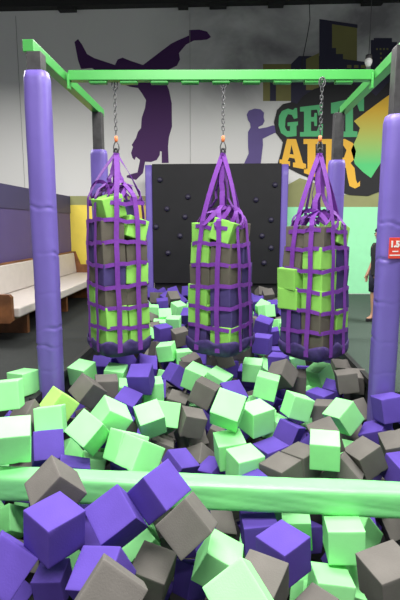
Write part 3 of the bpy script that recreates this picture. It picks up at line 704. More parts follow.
    ('p', 0.626, 5.272, -0.175, 3.103, 0.032, 2.760, 0.196, 'nearest purple foam cube in the strip seen between centre and right bags', 'foam cubes beyond the bags'),
    ('p', 0.694, 5.800, -0.234, 3.116, 0.021, 3.042, 0.190, 'third nearest purple foam cube in the strip seen between centre and right bags', 'foam cubes beyond the bags'),
    ('m', 0.895, 6.905, -0.134, 2.768, 1.271, 2.598, 0.196, 'mint green foam cube mostly buried beyond the hanging bags', 'buried mint green cubes beyond the hanging bags'),
    ('m', 0.834, 7.188, -0.143, -1.680, 1.344, -0.955, 0.196, 'mint green foam cube mostly buried beyond the hanging bags', 'buried mint green cubes beyond the hanging bags'),
    ('m', -0.559, 8.414, -0.119, 1.452, 0.401, -0.420, 0.196, 'mint green foam cube mostly buried beyond the hanging bags', 'buried mint green cubes beyond the hanging bags'),
    ('p', 1.577, 2.920, -0.283, 2.151, 0.903, 3.030, 0.196, 'purple foam cube mostly buried between the padded beam and the hanging bags', 'buried purple cubes between the padded beam and the hanging bags'),
    ('p', -1.603, 3.344, -0.273, 1.125, -0.657, 1.248, 0.196, 'purple foam cube mostly buried between the padded beam and the hanging bags', 'buried purple cubes between the padded beam and the hanging bags'),
    ('m', -1.394, 8.327, -0.045, 0.609, 0.675, 0.963, 0.196, 'mint green foam cube mostly buried beyond the hanging bags', 'buried mint green cubes beyond the hanging bags'),
    ('g', -0.008, 5.264, -0.155, -0.868, 1.130, -0.501, 0.196, 'grey foam cube mostly buried beyond the hanging bags', 'buried grey cubes beyond the hanging bags'),
    ('m', -1.224, 2.089, -0.341, 1.545, -0.159, -2.141, 0.196, 'mint green foam cube mostly buried in front of the padded beam', 'buried mint green cubes in front of the padded beam'),
    ('p', 1.148, 8.248, -0.127, 0.656, 0.972, -2.655, 0.196, 'purple foam cube mostly buried beyond the hanging bags', 'buried purple cubes beyond the hanging bags'),
    ('p', 0.619, 9.236, -0.079, 1.512, 0.095, -0.386, 0.196, 'purple foam cube mostly buried beyond the hanging bags', 'buried purple cubes beyond the hanging bags'),
    ('m', 0.195, 6.870, -0.183, 0.401, -0.717, -1.979, 0.196, 'mint green foam cube mostly buried beyond the hanging bags', 'buried mint green cubes beyond the hanging bags'),
    ('p', -0.381, 6.744, -0.216, 0.468, -0.651, 1.279, 0.196, 'purple foam cube mostly buried beyond the hanging bags', 'buried purple cubes beyond the hanging bags'),
    ('m', 0.952, 3.706, -0.472, -2.630, -0.963, 1.423, 0.196, 'mint green foam cube mostly buried between the padded beam and the hanging bags', 'buried mint green cubes between the padded beam and the hanging bags'),
    ('g', -0.458, 7.824, -0.357, -1.966, -1.110, 2.981, 0.196, 'grey foam cube mostly buried beyond the hanging bags', 'buried grey cubes beyond the hanging bags'),
    ('p', -0.725, 2.632, -0.512, 1.399, 0.873, 1.328, 0.196, 'purple foam cube mostly buried between the padded beam and the hanging bags', 'buried purple cubes between the padded beam and the hanging bags'),
    ('p', 0.317, 6.512, -0.205, -1.193, -1.185, 2.969, 0.196, 'purple foam cube mostly buried beyond the hanging bags', 'buried purple cubes beyond the hanging bags'),
    ('m', 1.519, 3.581, -0.478, 0.196, -0.925, 0.703, 0.196, 'mint green foam cube mostly buried between the padded beam and the hanging bags', 'buried mint green cubes between the padded beam and the hanging bags'),
    ('g', -0.941, 6.276, -0.412, 3.140, 0.385, -1.732, 0.196, 'grey foam cube mostly buried beyond the hanging bags', 'buried grey cubes beyond the hanging bags'),
    ('m', 0.341, 4.130, -0.363, -2.685, -1.052, -0.649, 0.196, 'mint green foam cube mostly buried between the padded beam and the hanging bags', 'buried mint green cubes between the padded beam and the hanging bags'),
    ('p', -0.906, 3.866, -0.318, -1.831, -0.825, -3.039, 0.196, 'purple foam cube mostly buried between the padded beam and the hanging bags', 'buried purple cubes between the padded beam and the hanging bags'),
    ('g', -0.645, 2.300, -0.509, -0.971, 1.111, 2.982, 0.196, 'grey foam cube mostly buried in front of the padded beam', 'buried grey cubes in front of the padded beam'),
    ('p', -1.238, 9.538, -0.005, 1.550, -0.458, 0.279, 0.196, 'purple foam cube mostly buried beyond the hanging bags', 'buried purple cubes beyond the hanging bags'),
    ('m', 1.524, 3.192, -0.355, -2.737, 1.416, -1.687, 0.196, 'mint green foam cube mostly buried between the padded beam and the hanging bags', 'buried mint green cubes between the padded beam and the hanging bags'),
    ('p', -0.521, 8.795, -0.091, 1.402, 1.416, -2.119, 0.196, 'purple foam cube mostly buried beyond the hanging bags', 'buried purple cubes beyond the hanging bags'),
    ('p', 0.273, 7.143, -0.110, 0.563, 0.746, -2.255, 0.196, 'purple foam cube mostly buried beyond the hanging bags', 'buried purple cubes beyond the hanging bags'),
    ('p', -0.661, 9.408, -0.210, 3.120, -0.070, -1.381, 0.196, 'purple foam cube mostly buried beyond the hanging bags', 'buried purple cubes beyond the hanging bags'),
    ('p', 1.736, 3.783, -0.261, -2.258, -0.760, 0.070, 0.196, 'purple foam cube mostly buried between the padded beam and the hanging bags', 'buried purple cubes between the padded beam and the hanging bags'),
    ('p', 0.675, 8.610, -0.264, -0.451, 0.830, -1.576, 0.196, 'purple foam cube mostly buried beyond the hanging bags', 'buried purple cubes beyond the hanging bags'),
    ('m', -1.099, 2.785, -0.469, 2.719, 0.743, -1.922, 0.196, 'mint green foam cube mostly buried between the padded beam and the hanging bags', 'buried mint green cubes between the padded beam and the hanging bags'),
    ('m', -1.608, 3.008, -0.318, -1.904, -0.696, 1.821, 0.196, 'mint green foam cube mostly buried between the padded beam and the hanging bags', 'buried mint green cubes between the padded beam and the hanging bags'),
    ('p', -0.532, 6.621, -0.355, 0.278, 0.593, -2.380, 0.196, 'purple foam cube mostly buried beyond the hanging bags', 'buried purple cubes beyond the hanging bags'),
    ('m', 1.214, 9.097, -0.000, 0.084, -0.246, -2.220, 0.196, 'mint green foam cube mostly buried beyond the hanging bags', 'buried mint green cubes beyond the hanging bags'),
    ('p', 1.346, 2.295, -0.268, -1.887, -0.734, 0.517, 0.196, 'purple foam cube mostly buried in front of the padded beam', 'buried purple cubes in front of the padded beam'),
    ('m', -0.678, 5.391, -0.423, -0.920, -1.186, 1.032, 0.196, 'mint green foam cube mostly buried beyond the hanging bags', 'buried mint green cubes beyond the hanging bags'),
    ('p', 0.172, 3.895, -0.334, -1.346, -0.974, -0.623, 0.196, 'purple foam cube mostly buried between the padded beam and the hanging bags', 'buried purple cubes between the padded beam and the hanging bags'),
    ('m', 1.245, 9.407, -0.024, -1.000, 0.263, 0.013, 0.196, 'mint green foam cube mostly buried beyond the hanging bags', 'buried mint green cubes beyond the hanging bags'),
    ('g', 1.236, 2.419, -0.543, 0.378, -0.188, -0.320, 0.196, 'grey foam cube mostly buried in front of the padded beam', 'buried grey cubes in front of the padded beam'),
    ('p', -1.444, 4.675, -0.402, 1.116, 0.712, 2.185, 0.196, 'purple foam cube mostly buried between the padded beam and the hanging bags', 'buried purple cubes between the padded beam and the hanging bags'),
    ('p', 0.312, 8.008, -0.065, -1.435, -0.149, 2.298, 0.196, 'purple foam cube mostly buried beyond the hanging bags', 'buried purple cubes beyond the hanging bags'),
    ('m', 0.966, 4.922, -0.434, -2.688, 0.263, -2.200, 0.196, 'mint green foam cube mostly buried beyond the hanging bags', 'buried mint green cubes beyond the hanging bags'),
    ('p', 0.450, 4.598, -0.400, 0.968, 1.071, -2.769, 0.196, 'purple foam cube mostly buried between the padded beam and the hanging bags', 'buried purple cubes between the padded beam and the hanging bags'),
    ('g', 0.917, 7.462, -0.191, 0.010, -0.310, 2.454, 0.196, 'grey foam cube mostly buried beyond the hanging bags', 'buried grey cubes beyond the hanging bags'),
    ('p', 1.106, 8.753, -0.265, -0.912, 0.523, -2.609, 0.196, 'purple foam cube mostly buried beyond the hanging bags', 'buried purple cubes beyond the hanging bags'),
    ('g', 2.001, 4.131, -0.151, 1.713, -0.035, 0.090, 0.196, 'grey foam cube mostly buried between the padded beam and the hanging bags', 'buried grey cubes between the padded beam and the hanging bags'),
    ('g', -0.316, 2.829, -0.461, 0.478, -0.233, 2.008, 0.196, 'grey foam cube mostly buried between the padded beam and the hanging bags', 'buried grey cubes between the padded beam and the hanging bags'),
    ('p', -0.322, 6.225, -0.399, 0.031, 0.448, 1.553, 0.196, 'purple foam cube mostly buried beyond the hanging bags', 'buried purple cubes beyond the hanging bags'),
    ('g', 0.751, 9.514, 0.024, -2.730, -0.891, 1.584, 0.196, 'grey foam cube mostly buried beyond the hanging bags', 'buried grey cubes beyond the hanging bags'),
    ('g', -0.812, 3.554, -0.265, 1.642, 0.815, -1.800, 0.196, 'grey foam cube mostly buried between the padded beam and the hanging bags', 'buried grey cubes between the padded beam and the hanging bags'),
    ('p', -0.068, 4.499, -0.409, -1.250, 0.153, -2.252, 0.196, 'purple foam cube mostly buried between the padded beam and the hanging bags', 'buried purple cubes between the padded beam and the hanging bags'),
    ('p', 0.387, 5.907, -0.393, -0.456, 0.321, -2.869, 0.196, 'purple foam cube mostly buried beyond the hanging bags', 'buried purple cubes beyond the hanging bags'),
    ('p', -0.681, 3.307, -0.312, 2.424, -1.297, 1.330, 0.196, 'purple foam cube mostly buried between the padded beam and the hanging bags', 'buried purple cubes between the padded beam and the hanging bags'),
    ('m', -0.336, 7.962, -0.113, 2.003, 0.495, 2.423, 0.196, 'mint green foam cube mostly buried beyond the hanging bags', 'buried mint green cubes beyond the hanging bags'),
    ('m', -0.209, 4.700, -0.432, 1.198, 0.829, 0.972, 0.196, 'mint green foam cube mostly buried between the padded beam and the hanging bags', 'buried mint green cubes between the padded beam and the hanging bags'),
    ('m', 0.482, 5.546, -0.340, -0.949, -0.303, 1.200, 0.196, 'mint green foam cube mostly buried beyond the hanging bags', 'buried mint green cubes beyond the hanging bags'),
    ('g', -0.628, 5.045, -0.435, -0.899, 0.043, 0.314, 0.196, 'grey foam cube mostly buried beyond the hanging bags', 'buried grey cubes beyond the hanging bags'),
    ('p', 1.619, 3.983, -0.241, -0.081, 0.531, -1.043, 0.196, 'purple foam cube mostly buried between the padded beam and the hanging bags', 'buried purple cubes between the padded beam and the hanging bags'),
    ('g', -1.935, 3.492, -0.439, -2.581, -0.038, 2.002, 0.196, 'grey foam cube mostly buried between the padded beam and the hanging bags', 'buried grey cubes between the padded beam and the hanging bags'),
    ('p', -0.723, 7.794, -0.374, -1.538, -0.030, -0.173, 0.196, 'purple foam cube mostly buried beyond the hanging bags', 'buried purple cubes beyond the hanging bags'),
    ('p', -0.101, 4.784, -0.186, -2.884, -0.094, 2.803, 0.196, 'purple foam cube mostly buried between the padded beam and the hanging bags', 'buried purple cubes between the padded beam and the hanging bags'),
    ('g', -0.479, 3.055, -0.357, -2.698, 0.505, -0.892, 0.196, 'grey foam cube mostly buried between the padded beam and the hanging bags', 'buried grey cubes between the padded beam and the hanging bags'),
    ('m', 0.212, 4.425, -0.373, 2.876, -0.286, -0.309, 0.196, 'mint green foam cube mostly buried between the padded beam and the hanging bags', 'buried mint green cubes between the padded beam and the hanging bags'),
    ('g', 0.695, 3.460, -0.517, 2.453, -0.405, -2.895, 0.196, 'grey foam cube mostly buried between the padded beam and the hanging bags', 'buried grey cubes between the padded beam and the hanging bags'),
    ('m', 1.015, 2.120, -0.254, 1.065, 0.687, 1.718, 0.196, 'mint green foam cube mostly buried in front of the padded beam', 'buried mint green cubes in front of the padded beam'),
    ('g', 1.218, 4.252, -0.346, 1.262, 0.670, 1.552, 0.196, 'grey foam cube mostly buried between the padded beam and the hanging bags', 'buried grey cubes between the padded beam and the hanging bags'),
    ('p', -0.661, 3.979, -0.498, -2.983, -0.330, 0.650, 0.196, 'purple foam cube mostly buried between the padded beam and the hanging bags', 'buried purple cubes between the padded beam and the hanging bags'),
    ('g', 0.251, 5.652, -0.138, 3.110, -0.037, 1.183, 0.196, 'grey foam cube mostly buried beyond the hanging bags', 'buried grey cubes beyond the hanging bags'),
    ('m', 1.860, 3.507, -0.282, -3.002, -0.816, -2.674, 0.196, 'mint green foam cube mostly buried between the padded beam and the hanging bags', 'buried mint green cubes between the padded beam and the hanging bags'),
    ('g', 1.237, 2.653, -0.449, -2.972, -0.663, 1.559, 0.196, 'grey foam cube mostly buried between the padded beam and the hanging bags', 'buried grey cubes between the padded beam and the hanging bags'),
    ('p', 0.863, 2.968, -0.531, -2.717, -0.792, -0.413, 0.196, 'purple foam cube mostly buried between the padded beam and the hanging bags', 'buried purple cubes between the padded beam and the hanging bags'),
    ('p', -1.368, 9.241, 0.021, -0.511, -0.105, -0.694, 0.196, 'purple foam cube mostly buried beyond the hanging bags', 'buried purple cubes beyond the hanging bags'),
    ('g', 0.462, 6.296, -0.228, -1.631, 0.187, -1.139, 0.196, 'grey foam cube mostly buried beyond the hanging bags', 'buried grey cubes beyond the hanging bags'),
    ('m', -0.430, 7.498, -0.332, -2.782, 1.291, 2.046, 0.196, 'mint green foam cube mostly buried beyond the hanging bags', 'buried mint green cubes beyond the hanging bags'),
    ('p', -1.218, 9.119, -0.219, -1.576, 0.194, 2.442, 0.196, 'purple foam cube mostly buried beyond the hanging bags', 'buried purple cubes beyond the hanging bags'),
    ('p', -1.468, 4.336, -0.433, 0.320, 0.963, -1.508, 0.196, 'purple foam cube mostly buried between the padded beam and the hanging bags', 'buried purple cubes between the padded beam and the hanging bags'),
    ('m', 1.064, 1.845, -0.306, 2.732, -0.242, 0.932, 0.196, 'mint green foam cube mostly buried in front of the padded beam', 'buried mint green cubes in front of the padded beam'),
    ('p', 0.462, 9.032, 0.007, 0.926, -0.315, -1.515, 0.196, 'purple foam cube mostly buried beyond the hanging bags', 'buried purple cubes beyond the hanging bags'),
    ('p', -1.131, 5.244, -0.159, -1.884, -0.461, 0.792, 0.196, 'purple foam cube mostly buried beyond the hanging bags', 'buried purple cubes beyond the hanging bags'),
    ('m', 0.964, 5.304, -0.417, -1.003, -0.963, 0.331, 0.196, 'mint green foam cube mostly buried beyond the hanging bags', 'buried mint green cubes beyond the hanging bags'),
    ('p', -1.002, 9.534, 0.005, 2.362, -0.282, 0.250, 0.196, 'purple foam cube mostly buried beyond the hanging bags', 'buried purple cubes beyond the hanging bags'),
    ('m', 1.277, 2.815, -0.241, 0.470, -0.662, -0.571, 0.196, 'mint green foam cube mostly buried between the padded beam and the hanging bags', 'buried mint green cubes between the padded beam and the hanging bags'),
    ('p', 1.187, 5.083, -0.416, 0.135, -1.547, -1.607, 0.196, 'purple foam cube mostly buried beyond the hanging bags', 'buried purple cubes beyond the hanging bags'),
    ('g', -0.331, 6.365, -0.227, 2.056, -0.016, -2.655, 0.196, 'grey foam cube mostly buried beyond the hanging bags', 'buried grey cubes beyond the hanging bags'),
    ('m', -0.553, 2.042, -0.458, -1.267, 0.319, -3.027, 0.196, 'mint green foam cube mostly buried in front of the padded beam', 'buried mint green cubes in front of the padded beam'),
    ('p', 0.805, 6.717, -0.408, -0.213, -0.168, -2.052, 0.196, 'purple foam cube mostly buried beyond the hanging bags', 'buried purple cubes beyond the hanging bags'),
    ('p', 0.684, 4.441, -0.432, 1.916, -0.156, -2.137, 0.196, 'purple foam cube mostly buried between the padded beam and the hanging bags', 'buried purple cubes between the padded beam and the hanging bags'),
    ('p', 0.553, 4.790, -0.380, -1.219, -1.033, 2.317, 0.196, 'purple foam cube mostly buried between the padded beam and the hanging bags', 'buried purple cubes between the padded beam and the hanging bags'),
    ('p', 0.090, 5.571, -0.351, 2.806, -1.317, 1.956, 0.196, 'purple foam cube mostly buried beyond the hanging bags', 'buried purple cubes beyond the hanging bags'),
    ('g', 0.977, 8.881, -0.101, -2.700, -1.052, -3.122, 0.196, 'grey foam cube mostly buried beyond the hanging bags', 'buried grey cubes beyond the hanging bags'),
    ('p', 1.227, 8.767, -0.038, -1.525, -0.510, -2.852, 0.196, 'purple foam cube mostly buried beyond the hanging bags', 'buried purple cubes beyond the hanging bags'),
    ('m', 0.821, 2.722, -0.519, 2.502, 0.243, 2.306, 0.196, 'mint green foam cube mostly buried between the padded beam and the hanging bags', 'buried mint green cubes between the padded beam and the hanging bags'),
    ('p', -0.952, 2.449, -0.249, 0.832, -0.814, -0.426, 0.196, 'purple foam cube mostly buried in front of the padded beam', 'buried purple cubes in front of the padded beam'),
    ('p', -0.765, 3.273, -0.553, -2.876, -0.209, -1.164, 0.196, 'purple foam cube mostly buried between the padded beam and the hanging bags', 'buried purple cubes between the padded beam and the hanging bags'),
    ('p', 0.995, 5.665, -0.424, 1.340, -0.026, -0.188, 0.196, 'purple foam cube mostly buried beyond the hanging bags', 'buried purple cubes beyond the hanging bags'),
    ('p', 0.862, 3.954, -0.522, -2.976, -1.212, 1.725, 0.196, 'purple foam cube mostly buried between the padded beam and the hanging bags', 'buried purple cubes between the padded beam and the hanging bags'),
    ('m', 0.466, 5.882, -0.127, -0.240, -1.429, -0.262, 0.196, 'mint green foam cube mostly buried beyond the hanging bags', 'buried mint green cubes beyond the hanging bags'),
    ('p', -1.018, 3.659, -0.301, 1.760, 0.266, -1.719, 0.196, 'purple foam cube mostly buried between the padded beam and the hanging bags', 'buried purple cubes between the padded beam and the hanging bags'),
    ('g', 0.508, 7.082, -0.114, -0.063, 0.308, -0.275, 0.196, 'grey foam cube mostly buried beyond the hanging bags', 'buried grey cubes beyond the hanging bags'),
    ('m', 0.395, 8.289, -0.096, 2.587, -0.987, -2.569, 0.196, 'mint green foam cube mostly buried beyond the hanging bags', 'buried mint green cubes beyond the hanging bags'),
    ('g', -0.807, 4.352, -0.553, 2.123, -0.935, -0.141, 0.196, 'grey foam cube mostly buried between the padded beam and the hanging bags', 'buried grey cubes between the padded beam and the hanging bags'),
    ('m', 0.210, 2.796, -0.656, 1.351, -1.147, -1.477, 0.196, 'mint green foam cube mostly buried between the padded beam and the hanging bags', 'buried mint green cubes between the padded beam and the hanging bags'),
    ('g', 0.219, 5.763, -0.493, 0.658, -0.739, 0.211, 0.196, 'grey foam cube mostly buried beyond the hanging bags', 'buried grey cubes beyond the hanging bags'),
    ('m', -0.893, 2.779, -0.804, 0.531, 0.342, 2.824, 0.196, 'mint green foam cube mostly buried between the padded beam and the hanging bags', 'buried mint green cubes between the padded beam and the hanging bags'),
    ('g', -0.564, 3.128, -0.779, 1.286, 1.481, -2.790, 0.196, 'grey foam cube mostly buried between the padded beam and the hanging bags', 'buried grey cubes between the padded beam and the hanging bags'),
    ('p', -1.282, 3.155, -0.723, 3.093, -0.356, 2.128, 0.196, 'purple foam cube mostly buried between the padded beam and the hanging bags', 'buried purple cubes between the padded beam and the hanging bags'),
    ('m', 0.886, 4.578, -0.675, 1.018, 1.384, 0.985, 0.196, 'mint green foam cube mostly buried between the padded beam and the hanging bags', 'buried mint green cubes between the padded beam and the hanging bags'),
    ('p', 0.253, 3.165, -0.828, 2.208, -1.116, 2.767, 0.196, 'purple foam cube mostly buried between the padded beam and the hanging bags', 'buried purple cubes between the padded beam and the hanging bags'),
    ('g', 0.231, 4.290, -0.707, -2.010, 0.370, 2.137, 0.196, 'grey foam cube mostly buried between the padded beam and the hanging bags', 'buried grey cubes between the padded beam and the hanging bags'),
    ('g', 0.007, 2.334, -0.800, 1.343, 0.242, 2.727, 0.196, 'grey foam cube mostly buried in front of the padded beam', 'buried grey cubes in front of the padded beam'),
    ('g', -0.607, 4.492, -0.699, -1.691, -0.650, -0.883, 0.196, 'grey foam cube mostly buried between the padded beam and the hanging bags', 'buried grey cubes between the padded beam and the hanging bags'),
    ('p', -1.275, 2.482, -0.847, 3.119, 0.923, 2.993, 0.196, 'purple foam cube mostly buried in front of the padded beam', 'buried purple cubes in front of the padded beam'),
    ('p', -0.388, 5.276, -0.463, -1.437, 0.006, 1.598, 0.196, 'purple foam cube mostly buried beyond the hanging bags', 'buried purple cubes beyond the hanging bags'),
    ('g', 0.809, 3.230, -0.681, -3.014, 1.011, 0.433, 0.196, 'grey foam cube mostly buried between the padded beam and the hanging bags', 'buried grey cubes between the padded beam and the hanging bags'),
    ('p', 0.820, 2.887, -0.820, -1.811, -0.451, -2.652, 0.196, 'purple foam cube mostly buried between the padded beam and the hanging bags', 'buried purple cubes between the padded beam and the hanging bags'),
    ('m', 0.216, 2.477, -0.677, 0.519, 0.484, -2.542, 0.196, 'mint green foam cube mostly buried in front of the padded beam', 'buried mint green cubes in front of the padded beam'),
    ('p', 0.793, 4.357, -0.713, -1.392, -0.164, 0.192, 0.196, 'purple foam cube mostly buried between the padded beam and the hanging bags', 'buried purple cubes between the padded beam and the hanging bags'),
    ('p', -0.935, 3.142, -0.723, -0.384, -0.133, 0.747, 0.196, 'purple foam cube mostly buried between the padded beam and the hanging bags', 'buried purple cubes between the padded beam and the hanging bags'),
    ('p', -1.836, 3.430, -0.749, 1.561, 0.880, 1.325, 0.196, 'purple foam cube mostly buried between the padded beam and the hanging bags', 'buried purple cubes between the padded beam and the hanging bags'),
    ('m', -1.490, 2.612, -0.710, -1.173, 1.293, 0.742, 0.196, 'mint green foam cube mostly buried in front of the padded beam', 'buried mint green cubes in front of the padded beam'),
    ('p', -1.052, 7.078, -0.416, -1.384, -0.236, 1.378, 0.196, 'purple foam cube mostly buried beyond the hanging bags', 'buried purple cubes beyond the hanging bags'),
    ('p', -0.328, 4.440, -0.708, -2.530, 0.957, 1.890, 0.196, 'purple foam cube mostly buried between the padded beam and the hanging bags', 'buried purple cubes between the padded beam and the hanging bags'),
    ('p', 1.569, 3.431, -0.235, 1.139, -0.584, 0.527, 0.196, 'purple foam cube mostly buried between the padded beam and the hanging bags', 'buried purple cubes between the padded beam and the hanging bags'),
    ('m', 0.755, 2.564, -0.758, -0.919, 1.096, 2.156, 0.196, 'mint green foam cube mostly buried in front of the padded beam', 'buried mint green cubes in front of the padded beam'),
    ('m', 0.123, 5.438, -0.588, 2.940, -0.664, 1.163, 0.196, 'mint green foam cube mostly buried beyond the hanging bags', 'buried mint green cubes beyond the hanging bags'),
    ('m', -0.554, 2.828, -0.659, 2.258, -0.206, 2.023, 0.196, 'mint green foam cube mostly buried between the padded beam and the hanging bags', 'buried mint green cubes between the padded beam and the hanging bags'),
    ('g', -1.242, 4.255, -0.456, 1.064, -0.448, -0.303, 0.196, 'grey foam cube mostly buried between the padded beam and the hanging bags', 'buried grey cubes between the padded beam and the hanging bags'),
    ('p', -1.355, 2.325, -0.312, -1.842, 0.095, 2.283, 0.196, 'purple foam cube mostly buried in front of the padded beam', 'buried purple cubes in front of the padded beam'),
    ('p', -0.812, 3.687, -0.533, 1.757, 1.091, -1.313, 0.196, 'purple foam cube mostly buried between the padded beam and the hanging bags', 'buried purple cubes between the padded beam and the hanging bags'),
    ('g', -1.328, 2.779, -0.828, 2.154, -0.475, 1.818, 0.196, 'grey foam cube mostly buried between the padded beam and the hanging bags', 'buried grey cubes between the padded beam and the hanging bags'),
    ('g', -0.912, 6.289, -0.673, 1.355, 1.306, 0.329, 0.196, 'grey foam cube mostly buried beyond the hanging bags', 'buried grey cubes beyond the hanging bags'),
    ('m', -1.491, 3.361, -0.802, 3.109, -0.216, 1.940, 0.196, 'mint green foam cube mostly buried between the padded beam and the hanging bags', 'buried mint green cubes between the padded beam and the hanging bags'),
    ('m', 0.355, 7.477, -0.106, -2.178, -0.148, 2.905, 0.196, 'mint green foam cube mostly buried beyond the hanging bags', 'buried mint green cubes beyond the hanging bags'),
    ('g', 1.091, 3.990, -0.451, -0.294, 0.666, -1.459, 0.196, 'grey foam cube mostly buried between the padded beam and the hanging bags', 'buried grey cubes between the padded beam and the hanging bags'),
    ('m', 0.445, 3.305, -0.712, 1.354, 0.118, -2.132, 0.196, 'mint green foam cube mostly buried between the padded beam and the hanging bags', 'buried mint green cubes between the padded beam and the hanging bags'),
    ('g', 0.495, 6.315, -0.442, 2.986, 0.053, -0.877, 0.196, 'grey foam cube mostly buried beyond the hanging bags', 'buried grey cubes beyond the hanging bags'),
    ('g', -1.171, 4.061, -0.745, 0.550, -0.731, 0.355, 0.196, 'grey foam cube mostly buried between the padded beam and the hanging bags', 'buried grey cubes between the padded beam and the hanging bags'),
    ('g', -0.723, 2.571, -0.858, -0.710, 0.808, -0.572, 0.196, 'grey foam cube mostly buried in front of the padded beam', 'buried grey cubes in front of the padded beam'),
    ('m', -0.573, 4.191, -0.446, -2.842, 0.567, -0.701, 0.196, 'mint green foam cube mostly buried between the padded beam and the hanging bags', 'buried mint green cubes between the padded beam and the hanging bags'),
    ('g', -0.342, 2.834, -0.789, -1.064, 0.725, 2.692, 0.196, 'grey foam cube mostly buried between the padded beam and the hanging bags', 'buried grey cubes between the padded beam and the hanging bags'),
    ('p', -0.872, 9.182, -0.098, -2.506, -0.609, -0.738, 0.196, 'purple foam cube mostly buried beyond the hanging bags', 'buried purple cubes beyond the hanging bags'),
    ('g', 0.044, 3.242, -0.627, 0.611, 0.320, -1.743, 0.196, 'grey foam cube mostly buried between the padded beam and the hanging bags', 'buried grey cubes between the padded beam and the hanging bags'),
    ('p', 0.766, 3.632, -0.409, -0.339, 0.682, -1.376, 0.196, 'purple foam cube mostly buried between the padded beam and the hanging bags', 'buried purple cubes between the padded beam and the hanging bags'),
    ('p', -1.306, 3.057, -0.463, 3.129, -0.975, 1.466, 0.196, 'purple foam cube mostly buried between the padded beam and the hanging bags', 'buried purple cubes between the padded beam and the hanging bags'),
    ('m', -1.490, 2.621, -0.385, -0.744, -1.341, -0.425, 0.196, 'mint green foam cube mostly buried between the padded beam and the hanging bags', 'buried mint green cubes between the padded beam and the hanging bags'),
    ('p', -0.436, 2.591, -0.833, -1.825, 0.749, -0.373, 0.196, 'purple foam cube mostly buried in front of the padded beam', 'buried purple cubes in front of the padded beam'),
    ('m', 1.503, 2.686, -0.827, -3.098, -0.119, -1.176, 0.196, 'mint green foam cube mostly buried between the padded beam and the hanging bags', 'buried mint green cubes between the padded beam and the hanging bags'),
    ('g', 0.299, 4.885, -0.482, -0.073, 1.068, -0.873, 0.196, 'grey foam cube mostly buried between the padded beam and the hanging bags', 'buried grey cubes between the padded beam and the hanging bags'),
    ('m', 0.909, 6.591, -0.126, 1.894, -0.017, -0.400, 0.196, 'mint green foam cube mostly buried beyond the hanging bags', 'buried mint green cubes beyond the hanging bags'),
    ('g', 0.384, 4.106, -0.657, -1.942, 0.170, -1.062, 0.196, 'grey foam cube mostly buried between the padded beam and the hanging bags', 'buried grey cubes between the padded beam and the hanging bags'),
    ('p', 1.001, 3.274, -0.828, -1.225, 0.623, -2.381, 0.196, 'purple foam cube mostly buried between the padded beam and the hanging bags', 'buried purple cubes between the padded beam and the hanging bags'),
    ('p', -0.169, 2.611, -0.461, -1.606, 1.069, -0.743, 0.196, 'purple foam cube mostly buried in front of the padded beam', 'buried purple cubes in front of the padded beam'),
    ('m', -0.946, 3.967, -0.564, -2.152, -0.865, -1.204, 0.196, 'mint green foam cube mostly buried between the padded beam and the hanging bags', 'buried mint green cubes between the padded beam and the hanging bags'),
    ('p', 0.853, 5.978, -0.131, 0.969, 1.419, 0.796, 0.196, 'purple foam cube mostly buried beyond the hanging bags', 'buried purple cubes beyond the hanging bags'),
    ('g', -0.486, 4.713, -0.430, -0.220, -0.125, 3.071, 0.196, 'grey foam cube mostly buried between the padded beam and the hanging bags', 'buried grey cubes between the padded beam and the hanging bags'),
    ('p', 0.316, 6.073, -0.733, -0.036, -0.839, -0.408, 0.196, 'purple foam cube mostly buried beyond the hanging bags', 'buried purple cubes beyond the hanging bags'),
    ('p', -1.268, 6.618, -0.115, 2.065, 0.206, -0.085, 0.196, 'purple foam cube mostly buried beyond the hanging bags', 'buried purple cubes beyond the hanging bags'),
    ('g', 1.027, 3.235, -0.577, 0.437, 0.073, -1.222, 0.196, 'grey foam cube mostly buried between the padded beam and the hanging bags', 'buried grey cubes between the padded beam and the hanging bags'),
    ('m', 0.428, 2.818, -0.856, -2.398, -0.540, -0.788, 0.196, 'mint green foam cube mostly buried between the padded beam and the hanging bags', 'buried mint green cubes between the padded beam and the hanging bags'),
    ('g', -1.607, 2.875, -0.821, -0.691, 0.457, 1.519, 0.196, 'grey foam cube mostly buried between the padded beam and the hanging bags', 'buried grey cubes between the padded beam and the hanging bags'),
    ('m', 1.097, 7.293, -0.099, 0.759, 1.121, -2.636, 0.196, 'mint green foam cube mostly buried beyond the hanging bags', 'buried mint green cubes beyond the hanging bags'),
]
for i, (kind, px, py, pz, ex, ey, ez, s, label, group) in enumerate(CUBES):
    o = bpy.data.objects.new('foam_cube', VAR[kind][i % 4])
    o.location = (px, py, pz); o.rotation_euler = (ex, ey, ez); o.scale = (s / .2,) * 3
    link(o)
    tag(o, label, 'foam cube', group)

# ------------------------------------------------------------------ hanging net bags full of foam cubes
def sq_ring(h, r, phi, n=64):
    """rounded square outline: point, tangent, outward normal"""
    out = []
    for k in range(n):
        a = 2 * math.pi * k / n
        ca, sa = math.cos(a), math.sin(a)
        q = (abs(ca) ** r + abs(sa) ** r) ** (-1 / r)
        out.append(Vector((h * q * ca, h * q * sa, 0)))
    rot = Matrix.Rotation(phi, 3, 'Z')
    out = [rot @ p for p in out]
    res = []
    for k in range(n):
        t = (out[(k + 1) % n] - out[k - 1]).normalized()
        res.append((out[k], t, Vector((t.y, -t.x, 0))))
    return res


SC = .212
ORD = ['bottom', 'second', 'third', 'fourth', 'fifth', 'sixth', 'seventh']


